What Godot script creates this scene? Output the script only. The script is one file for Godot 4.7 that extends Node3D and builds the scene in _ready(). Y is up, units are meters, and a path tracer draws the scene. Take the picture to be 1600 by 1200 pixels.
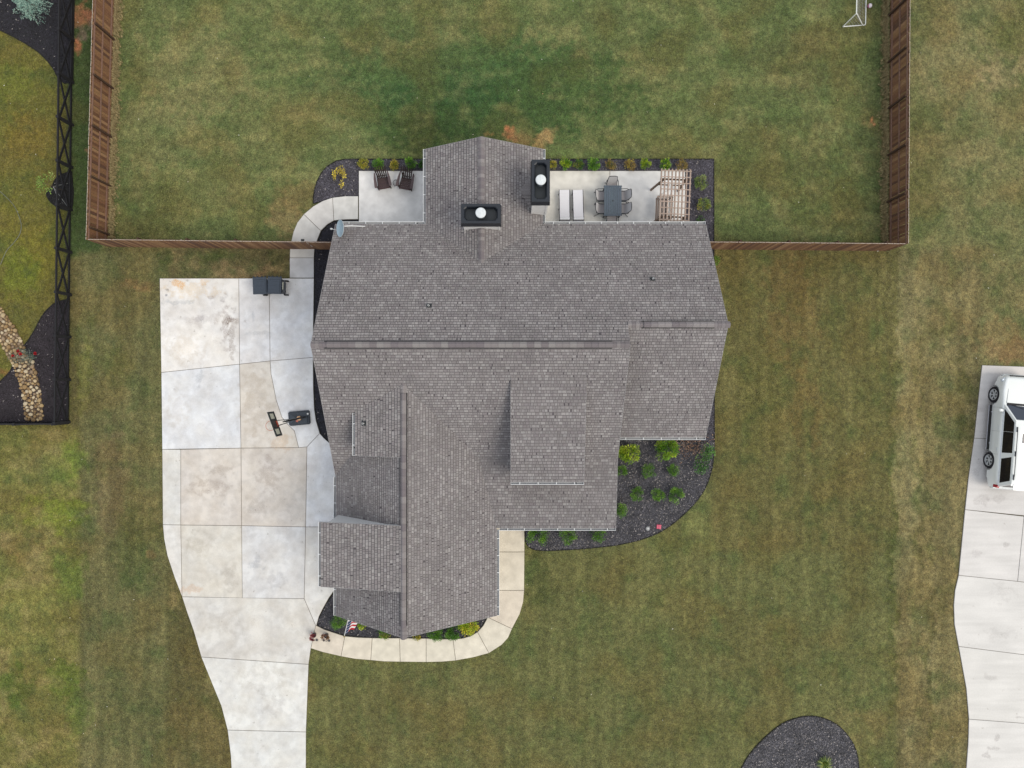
extends Node3D
# A house on its lot, seen from a drone hanging about 35 m above it. One unit is a metre, x east, z south.

const HI := 35.556          # height of the camera
const FOC := 1066.7         # focal length in pixels of the 1600 px wide photograph
const BRIGHT := 1.30        # what a white surface under the open sky shows, for turning seen colours into base colours

var rng := RandomNumberGenerator.new()
var taken := {}
var M := {}
var grass_img: Image
var mask := PackedByteArray()     # 1 where no grass grows, one texel per 2 photo pixels
const MW := 840
const MH := 640

# ---------------------------------------------------------------- helpers
func g(px: float, py: float, h := 0.0) -> Vector3:            # a surveyed point at height h
	var k := (HI - h) / FOC
	return Vector3((px - 800.0) * k, h, (py - 600.0) * k)

func S(r: float, gr: float, b: float) -> Color:                # seen colour (0-255) to linear base colour
	var c := Color(r / 255.0, gr / 255.0, b / 255.0).srgb_to_linear()
	return Color(c.r / BRIGHT, c.g / BRIGHT, c.b / BRIGHT)

func vary(c: Color, amount: float) -> Color:
	var k := 1.0 + rng.randf_range(-amount, amount)
	return Color(c.r * k, c.g * k, c.b * k)

class MB:
	var v := PackedVector3Array()
	var n := PackedVector3Array()
	var c := PackedColorArray()
	var uv := PackedVector2Array()
	var col := Color(0.5, 0.5, 0.5)
	var use_uv := false
	var uo := Vector2.ZERO
	var us := Vector2.ONE
	func put(p: Vector3, nn: Vector3) -> void:
		v.append(p); n.append(nn); c.append(col)
		if use_uv:
			uv.append(Vector2((p.x - uo.x) / us.x, (p.z - uo.y) / us.y))
	func tri(a: Vector3, b: Vector3, d: Vector3) -> void:      # counter-clockwise from outside
		var nn := (b - a).cross(d - a)
		if nn.length_squared() < 1e-16:
			return
		nn = nn.normalized()
		put(a, nn); put(d, nn); put(b, nn)
	func tri_n(a: Vector3, b: Vector3, d: Vector3, na: Vector3, nb: Vector3, nd: Vector3) -> void:
		put(a, na); put(d, nd); put(b, nb)
	func quad(a: Vector3, b: Vector3, d: Vector3, e: Vector3) -> void:
		tri(a, b, d); tri(a, d, e)
	func box(xf: Transform3D, s: Vector3, ch := 0.0) -> void:
		var h := s * 0.5
		if ch <= 0.0:
			var p := []
			for i in 8:
				p.append(xf * Vector3(h.x if i & 1 else -h.x, h.y if i & 2 else -h.y, h.z if i & 4 else -h.z))
			quad(p[1], p[3], p[7], p[5]); quad(p[0], p[4], p[6], p[2])
			quad(p[2], p[6], p[7], p[3]); quad(p[0], p[1], p[5], p[4])
			quad(p[4], p[5], p[7], p[6]); quad(p[0], p[2], p[3], p[1])
			return
		var o := xf.origin
		for ax in 3:
			var b := (ax + 1) % 3
			var d := (ax + 2) % 3
			for sg in [-1.0, 1.0]:
				var q := []
				for k in [[-1, -1], [1, -1], [1, 1], [-1, 1]]:
					var w := Vector3.ZERO
					w[ax] = sg * h[ax]; w[b] = k[0] * (h[b] - ch); w[d] = k[1] * (h[d] - ch)
					q.append(xf * w)
				orient(q, o)
				for s2 in [-1.0, 1.0]:
					var e := []
					for k in [-1.0, 1.0]:
						var w := Vector3.ZERO
						w[ax] = sg * h[ax]; w[b] = s2 * (h[b] - ch); w[d] = k * (h[d] - ch)
						e.append(xf * w)
					for k in [1.0, -1.0]:
						var w := Vector3.ZERO
						w[ax] = sg * (h[ax] - ch); w[b] = s2 * h[b]; w[d] = k * (h[d] - ch)
						e.append(xf * w)
					orient(e, o)
		for i in 8:
			var s3 := Vector3(1 if i & 1 else -1, 1 if i & 2 else -1, 1 if i & 4 else -1)
			var e := []
			for ax in 3:
				var w := Vector3.ZERO
				for k in 3:
					w[k] = s3[k] * (h[k] if k == ax else h[k] - ch)
				e.append(xf * w)
			orient(e, o)
	func orient(q: Array, o: Vector3) -> void:                 # a convex face turned away from o
		var m := Vector3.ZERO
		for p in q:
			m += p
		m /= q.size()
		var nn: Vector3 = (q[1] - q[0]).cross(q[2] - q[0])
		if nn.dot(m - o) < 0.0:
			q.reverse()
		for i in range(1, q.size() - 1):
			tri(q[0], q[i], q[i + 1])
	func bar(a: Vector3, b: Vector3, w: float, t: float, ch := 0.0, up := Vector3.UP) -> void:  # a board from a to b
		var z := (b - a).normalized()
		if absf(z.dot(up)) > 0.98:
			up = Vector3.RIGHT
		var x := up.cross(z).normalized()
		var y := z.cross(x)
		box(Transform3D(Basis(x, y, z), (a + b) * 0.5), Vector3(w, t, a.distance_to(b)), ch)
	func tube(path: Array, r: float, sides := 8, r2 := -1.0) -> void:
		var rings := []
		var cnt := path.size()
		var last_x := Vector3.ZERO
		for i in cnt:
			var t: Vector3 = (path[mini(i + 1, cnt - 1)] - path[maxi(i - 1, 0)]).normalized()
			var x: Vector3
			if last_x == Vector3.ZERO:
				x = t.cross(Vector3.UP if absf(t.y) < 0.9 else Vector3.RIGHT).normalized()
			else:
				x = (last_x - t * last_x.dot(t)).normalized()
			last_x = x
			var y := t.cross(x)
			var rr := r if r2 < 0.0 else lerpf(r, r2, float(i) / maxf(1.0, cnt - 1))
			var ring := []
			for k in sides:
				var a := TAU * k / sides
				ring.append([path[i] + (x * cos(a) + y * sin(a)) * rr, x * cos(a) + y * sin(a)])
			rings.append(ring)
		for i in cnt - 1:
			for k in sides:
				var k2 := (k + 1) % sides
				var a: Array = rings[i][k]; var b: Array = rings[i][k2]
				var d: Array = rings[i + 1][k2]; var e: Array = rings[i + 1][k]
				tri_n(a[0], b[0], d[0], a[1], b[1], d[1]); tri_n(a[0], d[0], e[0], a[1], d[1], e[1])
		for end in [0, cnt - 1]:
			var q := []
			for k in sides:
				q.append(rings[end][k][0])
			orient(q, path[1] if end == 0 else path[cnt - 2])
	func lathe(prof: Array, seg := 20, xf := Transform3D.IDENTITY) -> void:  # prof: Vector2(radius, height) from the bottom up, smooth round, flat between
		for i in prof.size() - 1:
			var a: Vector2 = prof[i]; var b: Vector2 = prof[i + 1]
			var nn := Vector2(b.y - a.y, a.x - b.x).normalized()
			for k in seg:
				var t0 := TAU * k / seg; var t1 := TAU * (k + 1) / seg
				var d0 := Vector3(cos(t0), 0, sin(t0)); var d1 := Vector3(cos(t1), 0, sin(t1))
				var n0 := xf.basis * (d0 * nn.x + Vector3.UP * nn.y); var n1 := xf.basis * (d1 * nn.x + Vector3.UP * nn.y)
				var p := xf * (d0 * a.x + Vector3.UP * a.y); var q := xf * (d1 * a.x + Vector3.UP * a.y)
				var r := xf * (d1 * b.x + Vector3.UP * b.y); var s := xf * (d0 * b.x + Vector3.UP * b.y)
				if b.x > 1e-5:
					tri_n(p, s, r, n0, n0, n1)
				if a.x > 1e-5:
					tri_n(p, r, q, n0, n1, n1)
	func prism(poly: PackedVector2Array, y0: float, y1: float, bevel := 0.0, ycol := Color(-1, 0, 0)) -> void:
		var p := poly
		if Geometry2D.is_polygon_clockwise(p):
			p = p.duplicate(); p.reverse()
		var top := p
		if bevel > 0.0:
			var cnt := p.size()
			top = PackedVector2Array()
			for i in cnt:
				var d0 := (p[i] - p[(i + cnt - 1) % cnt]).normalized(); var d1 := (p[(i + 1) % cnt] - p[i]).normalized()
				var nn := (Vector2(-d0.y, d0.x) + Vector2(-d1.y, d1.x)).normalized()
				if Geometry2D.is_point_in_polygon(p[i] + nn * 0.001, p):
					top.append(p[i] + nn * bevel)
				else:
					top.append(p[i] - nn * bevel if Geometry2D.is_point_in_polygon(p[i] - nn * 0.001, p) else p[i])
		var ids := Geometry2D.triangulate_polygon(top)
		for i in range(0, ids.size(), 3):
			var q := []
			for k in 3:
				q.append(Vector3(top[ids[i + k]].x, y1, top[ids[i + k]].y))
			orient(q, q[0] - Vector3.UP)
		if ycol.r >= 0.0:
			col = ycol
		var cnt2 := p.size()
		for i in cnt2:
			var j := (i + 1) % cnt2
			var a := Vector3(p[i].x, y0, p[i].y); var b := Vector3(p[j].x, y0, p[j].y)
			var mid := (a + b) * 0.5
			var outd := Vector3(b.z - a.z, 0, a.x - b.x).normalized()
			var q1 := [a, b, Vector3(p[j].x, y1 - bevel, p[j].y), Vector3(p[i].x, y1 - bevel, p[i].y)]
			if Geometry2D.is_point_in_polygon(Vector2(mid.x + outd.x * 0.002, mid.z + outd.z * 0.002), p):
				outd = -outd
			orient(q1, mid - outd)
			if bevel > 0.0:
				var q2 := [Vector3(p[i].x, y1 - bevel, p[i].y), Vector3(p[j].x, y1 - bevel, p[j].y), Vector3(top[j].x, y1, top[j].y), Vector3(top[i].x, y1, top[i].y)]
				orient(q2, mid - outd * 0.5 - Vector3.UP)
	func mesh(m: Material = null) -> ArrayMesh:
		var a := []
		a.resize(Mesh.ARRAY_MAX)
		a[Mesh.ARRAY_VERTEX] = v; a[Mesh.ARRAY_NORMAL] = n; a[Mesh.ARRAY_COLOR] = c
		if use_uv:
			a[Mesh.ARRAY_TEX_UV] = uv
		var am := ArrayMesh.new()
		am.add_surface_from_arrays(Mesh.PRIMITIVE_TRIANGLES, a)
		if m:
			am.surface_set_material(0, m)
		return am

func numbered(called: String) -> String:
	if not taken.has(called):
		taken[called] = 0
		return called
	taken[called] += 1
	return "%s_%03d" % [called, taken[called]]

func tag(o: Node, label: String, category: String, group := "") -> void:
	o.set_meta("label", label); o.set_meta("category", category)
	if group:
		o.set_meta("group", group)

func thing(called: String, label: String, category: String, at := Vector3.ZERO, turn := 0.0, group := "") -> Node3D:
	var o := Node3D.new()
	o.name = numbered(called); add_child(o)
	o.position = at; o.rotation.y = turn
	tag(o, label, category, group)
	return o

func inst(called: String, m: Mesh, parent: Node = null, at := Transform3D.IDENTITY) -> MeshInstance3D:
	var o := MeshInstance3D.new()
	o.mesh = m; o.transform = at
	if parent == null or parent == self:
		o.name = numbered(called); add_child(o)
	else:
		var key := 0
		var nm := called
		while parent.has_node(nm):
			key += 1
			nm = "%s_%03d" % [called, key]
		o.name = nm; parent.add_child(o)
	return o

func obj(called: String, b: MB, m: Material, parent: Node = null) -> MeshInstance3D:
	return inst(called, b.mesh(m), parent)

func struct(called: String, b: MB, m: Material) -> MeshInstance3D:
	var o := obj(called, b, m)
	o.set_meta("kind", "structure")
	return o

func pieces(called: String, list: Array, parent: Node) -> void:   # [mesh, transform] pairs, named without searching
	var k := 0
	for e in list:
		var o := MeshInstance3D.new()
		o.mesh = e[0]; o.transform = e[1]
		o.name = called if k == 0 else "%s_%03d" % [called, k]
		parent.add_child(o)
		k += 1

func copy_of(o: Node3D, label: String, at: Vector3, turn: float) -> Node3D:
	var r: Node3D = o.duplicate()
	r.name = numbered(String(o.name)); add_child(r)
	r.position = at; r.rotation.y = turn
	r.set_meta("label", label)
	return r

func noise(freq: float, seed_: int, oct := 3) -> FastNoiseLite:
	var f := FastNoiseLite.new()
	f.seed = seed_; f.frequency = freq; f.noise_type = FastNoiseLite.TYPE_SIMPLEX_SMOOTH
	f.fractal_octaves = oct
	return f

func grey_tex(size: int, freq: float, seed_: int, lo: float, hi: float, oct := 4) -> ImageTexture:   # seamless grey grain
	var im := noise(freq, seed_, oct).get_seamless_image(size, size, false, false, 0.1, true)
	im.convert(Image.FORMAT_L8)
	var d := im.get_data()
	for i in d.size():
		d[i] = int(255.0 * lerpf(lo, hi, d[i] / 255.0))
	var o := Image.create_from_data(size, size, false, Image.FORMAT_L8, d)
	o.convert(Image.FORMAT_RGB8)
	return ImageTexture.create_from_image(o)

func mat(called: String, rough: float, tex: Texture2D = null, scale_ := 1.0, metal := 0.0, spec := 0.5) -> StandardMaterial3D:
	var m := StandardMaterial3D.new()
	m.resource_name = called
	m.vertex_color_use_as_albedo = true
	m.roughness = rough; m.metallic = metal; m.metallic_specular = spec
	if tex:
		m.albedo_texture = tex
		m.uv1_triplanar = true; m.uv1_world_triplanar = true
		m.uv1_scale = Vector3.ONE * scale_
	M[called] = m
	return m

func poly(px: Array) -> PackedVector2Array:                    # surveyed ground outline
	var o := PackedVector2Array()
	for i in range(0, px.size(), 2):
		var p := g(px[i], px[i + 1])
		o.append(Vector2(p.x, p.z))
	return o

func smooth_poly(px: Array, times := 2) -> Array:              # Chaikin rounding of an open run
	var p := px
	for t in times:
		var q := [p[0], p[1]]
		for i in range(0, p.size() - 2, 2):
			q.append_array([p[i] * 0.75 + p[i + 2] * 0.25, p[i + 1] * 0.75 + p[i + 3] * 0.25, p[i] * 0.25 + p[i + 2] * 0.75, p[i + 1] * 0.25 + p[i + 3] * 0.75])
		q.append_array([p[-2], p[-1]])
		p = q
	return p

func block_grass(p: PackedVector2Array) -> void:               # marks a ground outline in the mask
	var q := []
	for e in p:
		q.append(Vector2(e.x * 15.0 + MW * 0.5, e.y * 15.0 + MH * 0.5))
	var y0 := 1e9; var y1 := -1e9
	for e in q:
		y0 = minf(y0, e.y); y1 = maxf(y1, e.y)
	for y in range(maxi(0, int(y0)), mini(MH - 1, int(y1)) + 1):
		var xs := []
		var yy := y + 0.5
		for i in q.size():
			var a: Vector2 = q[i]; var b: Vector2 = q[(i + 1) % q.size()]
			if (a.y <= yy) != (b.y <= yy):
				xs.append(a.x + (yy - a.y) / (b.y - a.y) * (b.x - a.x))
		xs.sort()
		for i in range(0, xs.size() - 1, 2):
			for x in range(maxi(0, int(round(xs[i]))), mini(MW, int(round(xs[i + 1])))):
				mask[y * MW + x] = 1

func blocked(x: float, z: float) -> bool:
	var i := int(x * 15.0 + MW * 0.5); var j := int(z * 15.0 + MH * 0.5)
	if i < 0 or j < 0 or i >= MW or j >= MH:
		return false
	return mask[j * MW + i] == 1

# ---------------------------------------------------------------- the scene
func _ready() -> void:
	rng.seed = 20240611
	mask.resize(MW * MH)
	var cam := Camera3D.new()
	cam.name = "camera"; add_child(cam)
	cam.position = Vector3(0, HI, 0); cam.rotation_degrees.x = -90
	cam.fov = 58.72; cam.near = 0.5; cam.far = 900.0
	var we := WorldEnvironment.new()
	we.name = "environment"
	var env := Environment.new()
	env.background_mode = Environment.BG_SKY
	var sm := ProceduralSkyMaterial.new()
	sm.sky_top_color = Color(0.83, 0.85, 0.88); sm.sky_horizon_color = Color(0.83, 0.85, 0.87)
	sm.ground_horizon_color = Color(0.80, 0.81, 0.82); sm.ground_bottom_color = Color(0.3, 0.3, 0.28)
	sm.sky_curve = 0.2; sm.sky_energy_multiplier = 0.9
	sm.sun_angle_max = 1.0
	var sky := Sky.new()
	sky.sky_material = sm
	env.sky = sky
	env.tonemap_mode = Environment.TONE_MAPPER_LINEAR
	env.tonemap_exposure = 1.84
	env.sdfgi_enabled = true; env.ssao_enabled = true; env.ssil_enabled = true
	we.environment = env; add_child(we)
	var sun := DirectionalLight3D.new()                          # hazy sun from the south-east, behind thin cloud
	sun.name = "sun"; add_child(sun)
	sun.light_energy = 0.45; sun.light_angular_distance = 36.0
	sun.light_color = Color(1.0, 0.97, 0.92); sun.shadow_enabled = true
	sun.look_at_from_position(Vector3(24, 31, 12), Vector3.ZERO)

	make_materials()
	make_paving()
	make_beds()
	make_house()
	make_lawn()
	make_fences()
	make_stones()
	make_shrubs()
	make_furniture()
	make_yard_things()
	make_car()

func make_materials() -> void:
	mat("shingle", 0.95, grey_tex(256, 0.06, 3, 0.80, 1.0), 1.6)
	mat("white_paint", 0.45, grey_tex(128, 0.03, 5, 0.95, 1.0), 0.7)
	mat("gutter", 0.35)
	mat("black_metal", 0.42, grey_tex(128, 0.03, 6, 0.85, 1.0), 0.9, 0.0)
	mat("wood", 0.85, grey_tex(256, 0.05, 8, 0.72, 1.0), 0.9)
	mat("concrete", 0.9, grey_tex(512, 0.02, 11, 0.88, 1.0, 7), 0.14)
	mat("plastic", 0.45, grey_tex(128, 0.05, 12, 0.86, 1.0), 1.1)
	mat("leaf", 0.6)
	M.leaf.backlight_enabled = true; M.leaf.backlight = Color(0.10, 0.14, 0.04)
	mat("grass_blade", 0.8)
	mat("mulch", 0.95)
	mat("stone", 0.85, grey_tex(128, 0.06, 14, 0.8, 1.0), 1.8)
	mat("fabric", 0.95, grey_tex(128, 0.1, 15, 0.9, 1.0), 3.0)
	mat("metal", 0.35, null, 1.0, 0.9)
	mat("steel_white", 0.4, grey_tex(64, 0.05, 17, 0.9, 1.0), 2.0)
	mat("paint", 0.22)
	M.paint.clearcoat_enabled = true; M.paint.clearcoat = 0.6; M.paint.clearcoat_roughness = 0.05
	mat("glass_dark", 0.06)
	mat("rubber", 0.8)
	mat("lens_red", 0.15)

# ---------------------------------------------------------------- paving
func slab_set(called: String, slabs: Array, top: float, m: Material, uvo := Vector2.ZERO, uvs := Vector2.ZERO) -> Node3D:
	var o := Node3D.new()
	o.name = numbered(called); o.set_meta("kind", "structure"); add_child(o)
	var joint := MB.new()
	for s in slabs:
		var p := poly(s[0])
		block_grass(p)
		joint.col = S(128, 120, 108)
		joint.prism(p, -0.12, top - 0.022)
		var q := Geometry2D.offset_polygon(p, -0.011)
		if q.size() == 0:
			continue
		var b := MB.new()
		if uvs != Vector2.ZERO:
			b.use_uv = true; b.uo = uvo; b.us = uvs
		b.col = vary(s[1], 0.02)
		b.prism(q[0], -0.1, top, 0.012)
		obj("slab", b, m, o)
	obj("joint_filler", joint, M.concrete, o)
	return o

func blot(d: PackedByteArray, w: int, h: int, cx: float, cy: float, rx: float, ry: float, col: Vector3, amount: float, nz: FastNoiseLite) -> void:
	# a stain: matter with a ragged outline, laid into a colour image
	for y in range(maxi(0, int(cy - ry * 1.6)), mini(h, int(cy + ry * 1.6))):
		for x in range(maxi(0, int(cx - rx * 1.6)), mini(w, int(cx + rx * 1.6))):
			var dx := (x - cx) / rx; var dy := (y - cy) / ry
			var r := sqrt(dx * dx + dy * dy) + nz.get_noise_2d(x, y) * 1.1
			var a := clampf((1.0 - r) * 2.2, 0.0, 1.0) * amount * clampf(0.65 + nz.get_noise_2d(x * 7.0 + 900.0, y * 7.0) * 1.3, 0.0, 1.0)
			if a > 0.004:
				var k := (y * w + x) * 3
				for ch in 3:
					d[k + ch] = int(clampf(d[k + ch] * lerpf(1.0, col[ch], a), 0.0, 255.0))

func make_paving() -> void:
	# the driveway's own surface: mottled concrete with the stains the photograph shows, 40 texels per metre
	var w := 400; var h := 1120
	var n1 := noise(0.011, 21, 5); var n2 := noise(0.05, 22, 4); var n3 := noise(0.3, 23, 2); var n4 := noise(0.02, 24, 4)
	var d := PackedByteArray()
	d.resize(w * h * 3)
	for y in h:
		for x in w:
			var a := n1.get_noise_2d(x, y)
			var b := n4.get_noise_2d(x + 500, y)
			var v := 240.0 + a * 15.0 + n2.get_noise_2d(x, y) * 13.0 + n3.get_noise_2d(x, y) * 7.0
			v -= 7.0 * smoothstep(0.05, 0.5, b)
			v += 10.0 * smoothstep(0.15, 0.45, -b)
			var k := (y * w + x) * 3
			d[k] = int(clampf(v + b * 3.0, 0, 255)); d[k + 1] = int(clampf(v, 0, 255)); d[k + 2] = int(clampf(v - b * 4.0 - a * 2.0, 0, 255))
	# stain list: seen at x, y, half sizes (photo pixels), tint, strength
	var stains := [
		[277, 443, 14, 7, Vector3(1.0, 0.80, 0.58), 0.8], [300, 452, 40, 14, Vector3(1.0, 0.93, 0.82), 0.7], [320, 440, 10, 5, Vector3(1.0, 0.88, 0.74), 0.6],
		[260, 461, 4, 3, Vector3(0.45, 0.47, 0.52), 1.0], [262, 453, 3, 2, Vector3(0.6, 0.6, 0.6), 0.9], [280, 472, 26, 4, Vector3(0.86, 0.88, 0.9), 0.8],
		[352, 500, 8, 32, Vector3(0.82, 0.79, 0.78), 0.9], [362, 520, 6, 40, Vector3(0.80, 0.77, 0.75), 0.9], [357, 502, 24, 5, Vector3(0.83, 0.80, 0.78), 0.9], [349, 466, 8, 6, Vector3(0.86, 0.86, 0.87), 0.8],
		[356, 545, 6, 5, Vector3(0.82, 0.8, 0.8), 0.9], [310, 497, 10, 4, Vector3(0.85, 0.84, 0.85), 0.8], [320, 500, 40, 10, Vector3(0.93, 0.92, 0.92), 0.8], [290, 545, 30, 22, Vector3(0.98, 0.95, 0.91), 0.7],
		[313, 590, 5, 16, Vector3(0.88, 0.89, 0.9), 0.8], [396, 495, 3, 10, Vector3(0.88, 0.9, 0.92), 0.8], [405, 520, 18, 4, Vector3(0.9, 0.91, 0.92), 0.7],
		[400, 630, 24, 50, Vector3(0.95, 0.92, 0.88), 0.7], [440, 690, 16, 14, Vector3(1.0, 0.9, 0.8), 0.6], [300, 920, 22, 7, Vector3(1.0, 0.86, 0.76), 0.6],
		[330, 760, 32, 14, Vector3(0.90, 0.88, 0.87), 0.9], [345, 735, 20, 10, Vector3(0.90, 0.88, 0.86), 0.8], [420, 740, 20, 26, Vector3(0.90, 0.88, 0.87), 0.9], [400, 790, 18, 14, Vector3(0.91, 0.9, 0.89), 0.8],
		[310, 850, 18, 18, Vector3(0.92, 0.91, 0.89), 0.8], [340, 860, 20, 14, Vector3(1.06, 1.06, 1.06), 0.8], [360, 900, 14, 24, Vector3(0.93, 0.92, 0.91), 0.8],
		[402, 880, 12, 10, Vector3(0.87, 0.88, 0.90), 0.9], [430, 905, 18, 12, Vector3(0.91, 0.91, 0.92), 0.8], [400, 985, 14, 34, Vector3(1.08, 1.08, 1.08), 0.9], [350, 970, 30, 20, Vector3(0.95, 0.94, 0.93), 0.7],
		[410, 1060, 40, 22, Vector3(0.95, 0.94, 0.93), 0.8], [430, 1100, 20, 14, Vector3(0.93, 0.92, 0.92), 0.7], [330, 465, 6, 3, Vector3(0.8, 0.78, 0.78), 0.8], [430, 560, 12, 10, Vector3(0.95, 0.93, 0.91), 0.6],
		[279, 640, 18, 30, Vector3(0.98, 0.95, 0.92), 0.6], [330, 660, 30, 20, Vector3(1.05, 1.05, 1.06), 0.7], [340, 488, 12, 20, Vector3(1.06, 1.06, 1.06), 0.8], [335, 530, 10, 14, Vector3(1.07, 1.07, 1.07), 0.9]]
	for s in stains:
		blot(d, w, h, (s[0] - 240.0) / 30.0 * 40.0, (s[1] - 425.0) / 30.0 * 40.0, s[2] * 1.33, s[3] * 1.33, s[4], s[5] * 0.85, n2)
	for k in 140:                                                # drips and specks
		var x := rng.randf_range(10, w - 10); var y := rng.randf_range(10, h - 10)
		blot(d, w, h, x, y, rng.randf_range(0.8, 2.4), rng.randf_range(0.8, 2.4), Vector3(0.72, 0.7, 0.68), rng.randf_range(0.3, 0.9), n3)
	var dm := StandardMaterial3D.new()
	dm.resource_name = "driveway_concrete"
	dm.vertex_color_use_as_albedo = true; dm.roughness = 0.9
	dm.albedo_texture = ImageTexture.create_from_image(Image.create_from_data(w, h, false, Image.FORMAT_RGB8, d))
	var o := g(240, 425)
	var white := S(236, 236, 238); var blue := S(237, 237, 239); var warm := S(225, 218, 210); var grey := S(222, 219, 214)
	slab_set("driveway", [
		[[250, 435, 373.6, 435, 374.8, 569, 252.5, 582], S(240, 237, 234)],
		[[373.6, 435, 421, 435, 422.5, 564, 374.8, 569], S(237, 236, 237)],
		[[421, 435, 491, 435, 490, 500, 489.5, 558.5, 422.5, 564], blue],
		[[252.5, 582, 374.8, 569, 377, 700, 254, 702], S(232, 233, 236)],
		[[374.8, 569, 422.5, 564, 424, 585, 427, 599, 432, 625, 441, 652, 451, 664, 460.5, 673, 463.5, 685, 467, 699.3, 377, 700], warm],
		[[422.5, 564, 489.5, 558.5, 490, 608, 491.5, 640, 494, 657, 500, 677, 480, 698, 467, 699.3, 463.5, 685, 460.5, 673, 451, 664, 441, 652, 432, 625, 427, 599, 424, 585], blue],
		[[480, 698, 500, 677, 506.5, 684.6, 515, 692, 519, 703, 523, 719, 525, 745, 532, 745, 532, 823, 478, 823, 479, 760], S(237, 237, 239)],
		[[254, 702, 283, 702, 283, 820, 255, 819.5], S(228, 226, 222)],
		[[283, 702, 377, 700, 378, 821, 283, 820], S(220, 213, 206)],
		[[377, 700, 467, 699.3, 480, 698, 479, 760, 478, 823, 378, 821], S(222, 215, 208)],
		[[255, 819.5, 283, 820, 285, 932, 273, 901, 262, 868, 257, 842], S(228, 225, 221)],
		[[283, 820, 378, 821, 379, 934, 285, 932], S(222, 218, 210)],
		[[378, 821, 478, 823, 475.6, 935, 379, 934], S(224, 223, 223)],
		[[478, 823, 540, 823, 540, 921, 523, 921, 514, 934, 505, 950, 498.5, 963, 494.7, 977, 493.6, 977, 475.6, 935], S(229, 227, 224)],
		[[285, 932, 475.6, 935, 493.6, 977, 486, 1012.5, 482.5, 1037.5, 315, 1026, 303, 985, 293, 957], grey],
		[[315, 1026, 482.5, 1037.5, 478.5, 1143, 356, 1140, 346, 1102, 332, 1068], S(228, 227, 224)],
		[[356, 1140, 478.5, 1143, 478, 1300, 366, 1300, 363, 1220, 361, 1180], S(228, 228, 225)]],
		0.055, dm, Vector2(o.x, o.z), Vector2(10.0, 28.0))
	# garden walk round the front of the garage wing
	var cream := S(231, 224, 208)
	slab_set("front_walk", [
		[[494.7, 977, 507.5, 983.5, 539, 993.6, 536, 1010, 533, 1025, 505, 1018.5, 486, 1012.5, 493.6, 977], S(228, 218, 203)],
		[[539, 993.6, 560, 995.5, 581.8, 996.3, 579.5, 1031, 555, 1029, 533, 1025, 536, 1010], S(231, 222, 206)],
		[[581.8, 996.3, 624.5, 996.5, 625.5, 1033.5, 600, 1033, 579.5, 1031], S(232, 225, 209)],
		[[624.5, 996.5, 666, 997, 666, 1034, 625.5, 1033.5], S(233, 226, 210)],
		[[666, 997, 690, 998, 707.8, 998, 712, 1031.6, 690, 1033.5, 666, 1034], S(235, 228, 212)],
		[[707.8, 998, 722, 997, 735, 993.5, 746, 987, 764, 1020, 740, 1026.5, 712, 1031.6], S(234, 227, 211)],
		[[746, 987, 755, 977, 760, 968, 762, 964, 800, 982, 794, 996, 784, 1007, 764, 1020], cream],
		[[762, 964, 767, 945, 769, 922, 819, 922, 817.5, 940, 812, 959, 800, 982], S(232, 221, 204)],
		[[769, 922, 769, 862, 819.5, 862, 819, 922], S(235, 226, 209)],
		[[769, 862, 769, 812, 819.5, 812, 819.5, 862], S(233, 224, 207)]], 0.06, M.concrete)
	slab_set("back_walk", [
		[[560, 306.7, 540, 306.7, 520, 309, 522, 345, 532, 343.7, 543, 343.2, 560, 343], S(232, 230, 226)],
		[[520, 309, 505, 314, 490, 322.5, 475, 335, 501.7, 361, 511.7, 351, 522, 345], S(234, 231, 227)],
		[[475, 335, 465, 348, 459, 362, 456, 375, 453.5, 390, 453, 403, 491, 403, 491.7, 388, 497, 373, 501.7, 361], S(229, 227, 224)],
		[[453, 403, 491, 403, 491, 434.4, 453, 434.4], S(220, 221, 224)]], 0.06, M.concrete)
	slab_set("rear_patio", [
		[[561, 267.5, 676, 267.5, 676, 362, 561, 362], S(240, 239, 238)]], 0.09, M.concrete)
	slab_set("dining_patio", [
		[[846, 267.5, 952.5, 267.5, 952.5, 362, 846, 362], S(236, 233, 226)],
		[[952.5, 267.5, 1070, 267.5, 1070, 362, 952.5, 362], S(240, 239, 238)]], 0.09, M.concrete)
	# the neighbour's drive on the right
	var w2 := 400; var h2 := 870                               # broom-finished: faint streaks across the drive, a few spots
	var d2 := PackedByteArray()
	d2.resize(w2 * h2 * 3)
	for y in h2:
		for x in w2:
			var v := 240.0 + n1.get_noise_2d(x * 0.8 + 3000.0, y * 1.6) * 12.0 + n2.get_noise_2d(x * 0.12, y * 1.7 + 800.0) * 9.0 + n3.get_noise_2d(x, y + 4000.0) * 6.0
			var k := (y * w2 + x) * 3
			d2[k] = int(clampf(v, 0, 255)); d2[k + 1] = int(clampf(v, 0, 255)); d2[k + 2] = int(clampf(v, 0, 255))
	for s in [[1552, 1168, 12, 4, 0.9], [1540, 1180, 9, 5, 0.8], [1556, 1152, 4, 5, 0.8], [1545, 1058, 10, 7, 0.5], [1572, 852, 6, 5, 0.8], [1523, 862, 12, 8, 0.5], [1535, 780, 14, 9, 0.5], [1560, 990, 22, 10, 0.35], [1568, 925, 20, 16, 0.3], [1590, 1120, 8, 2, 0.7], [1530, 640, 6, 5, 0.5], [1528, 730, 8, 12, 0.5], [1560, 780, 22, 6, 0.5]]:
		blot(d2, w2, h2, (s[0] - 1480.0) / 330.0 * w2, (s[1] - 560.0) / 720.0 * h2, s[2] * 1.21, s[3] * 1.21, Vector3(0.84, 0.83, 0.83), s[4], n2)
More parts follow.
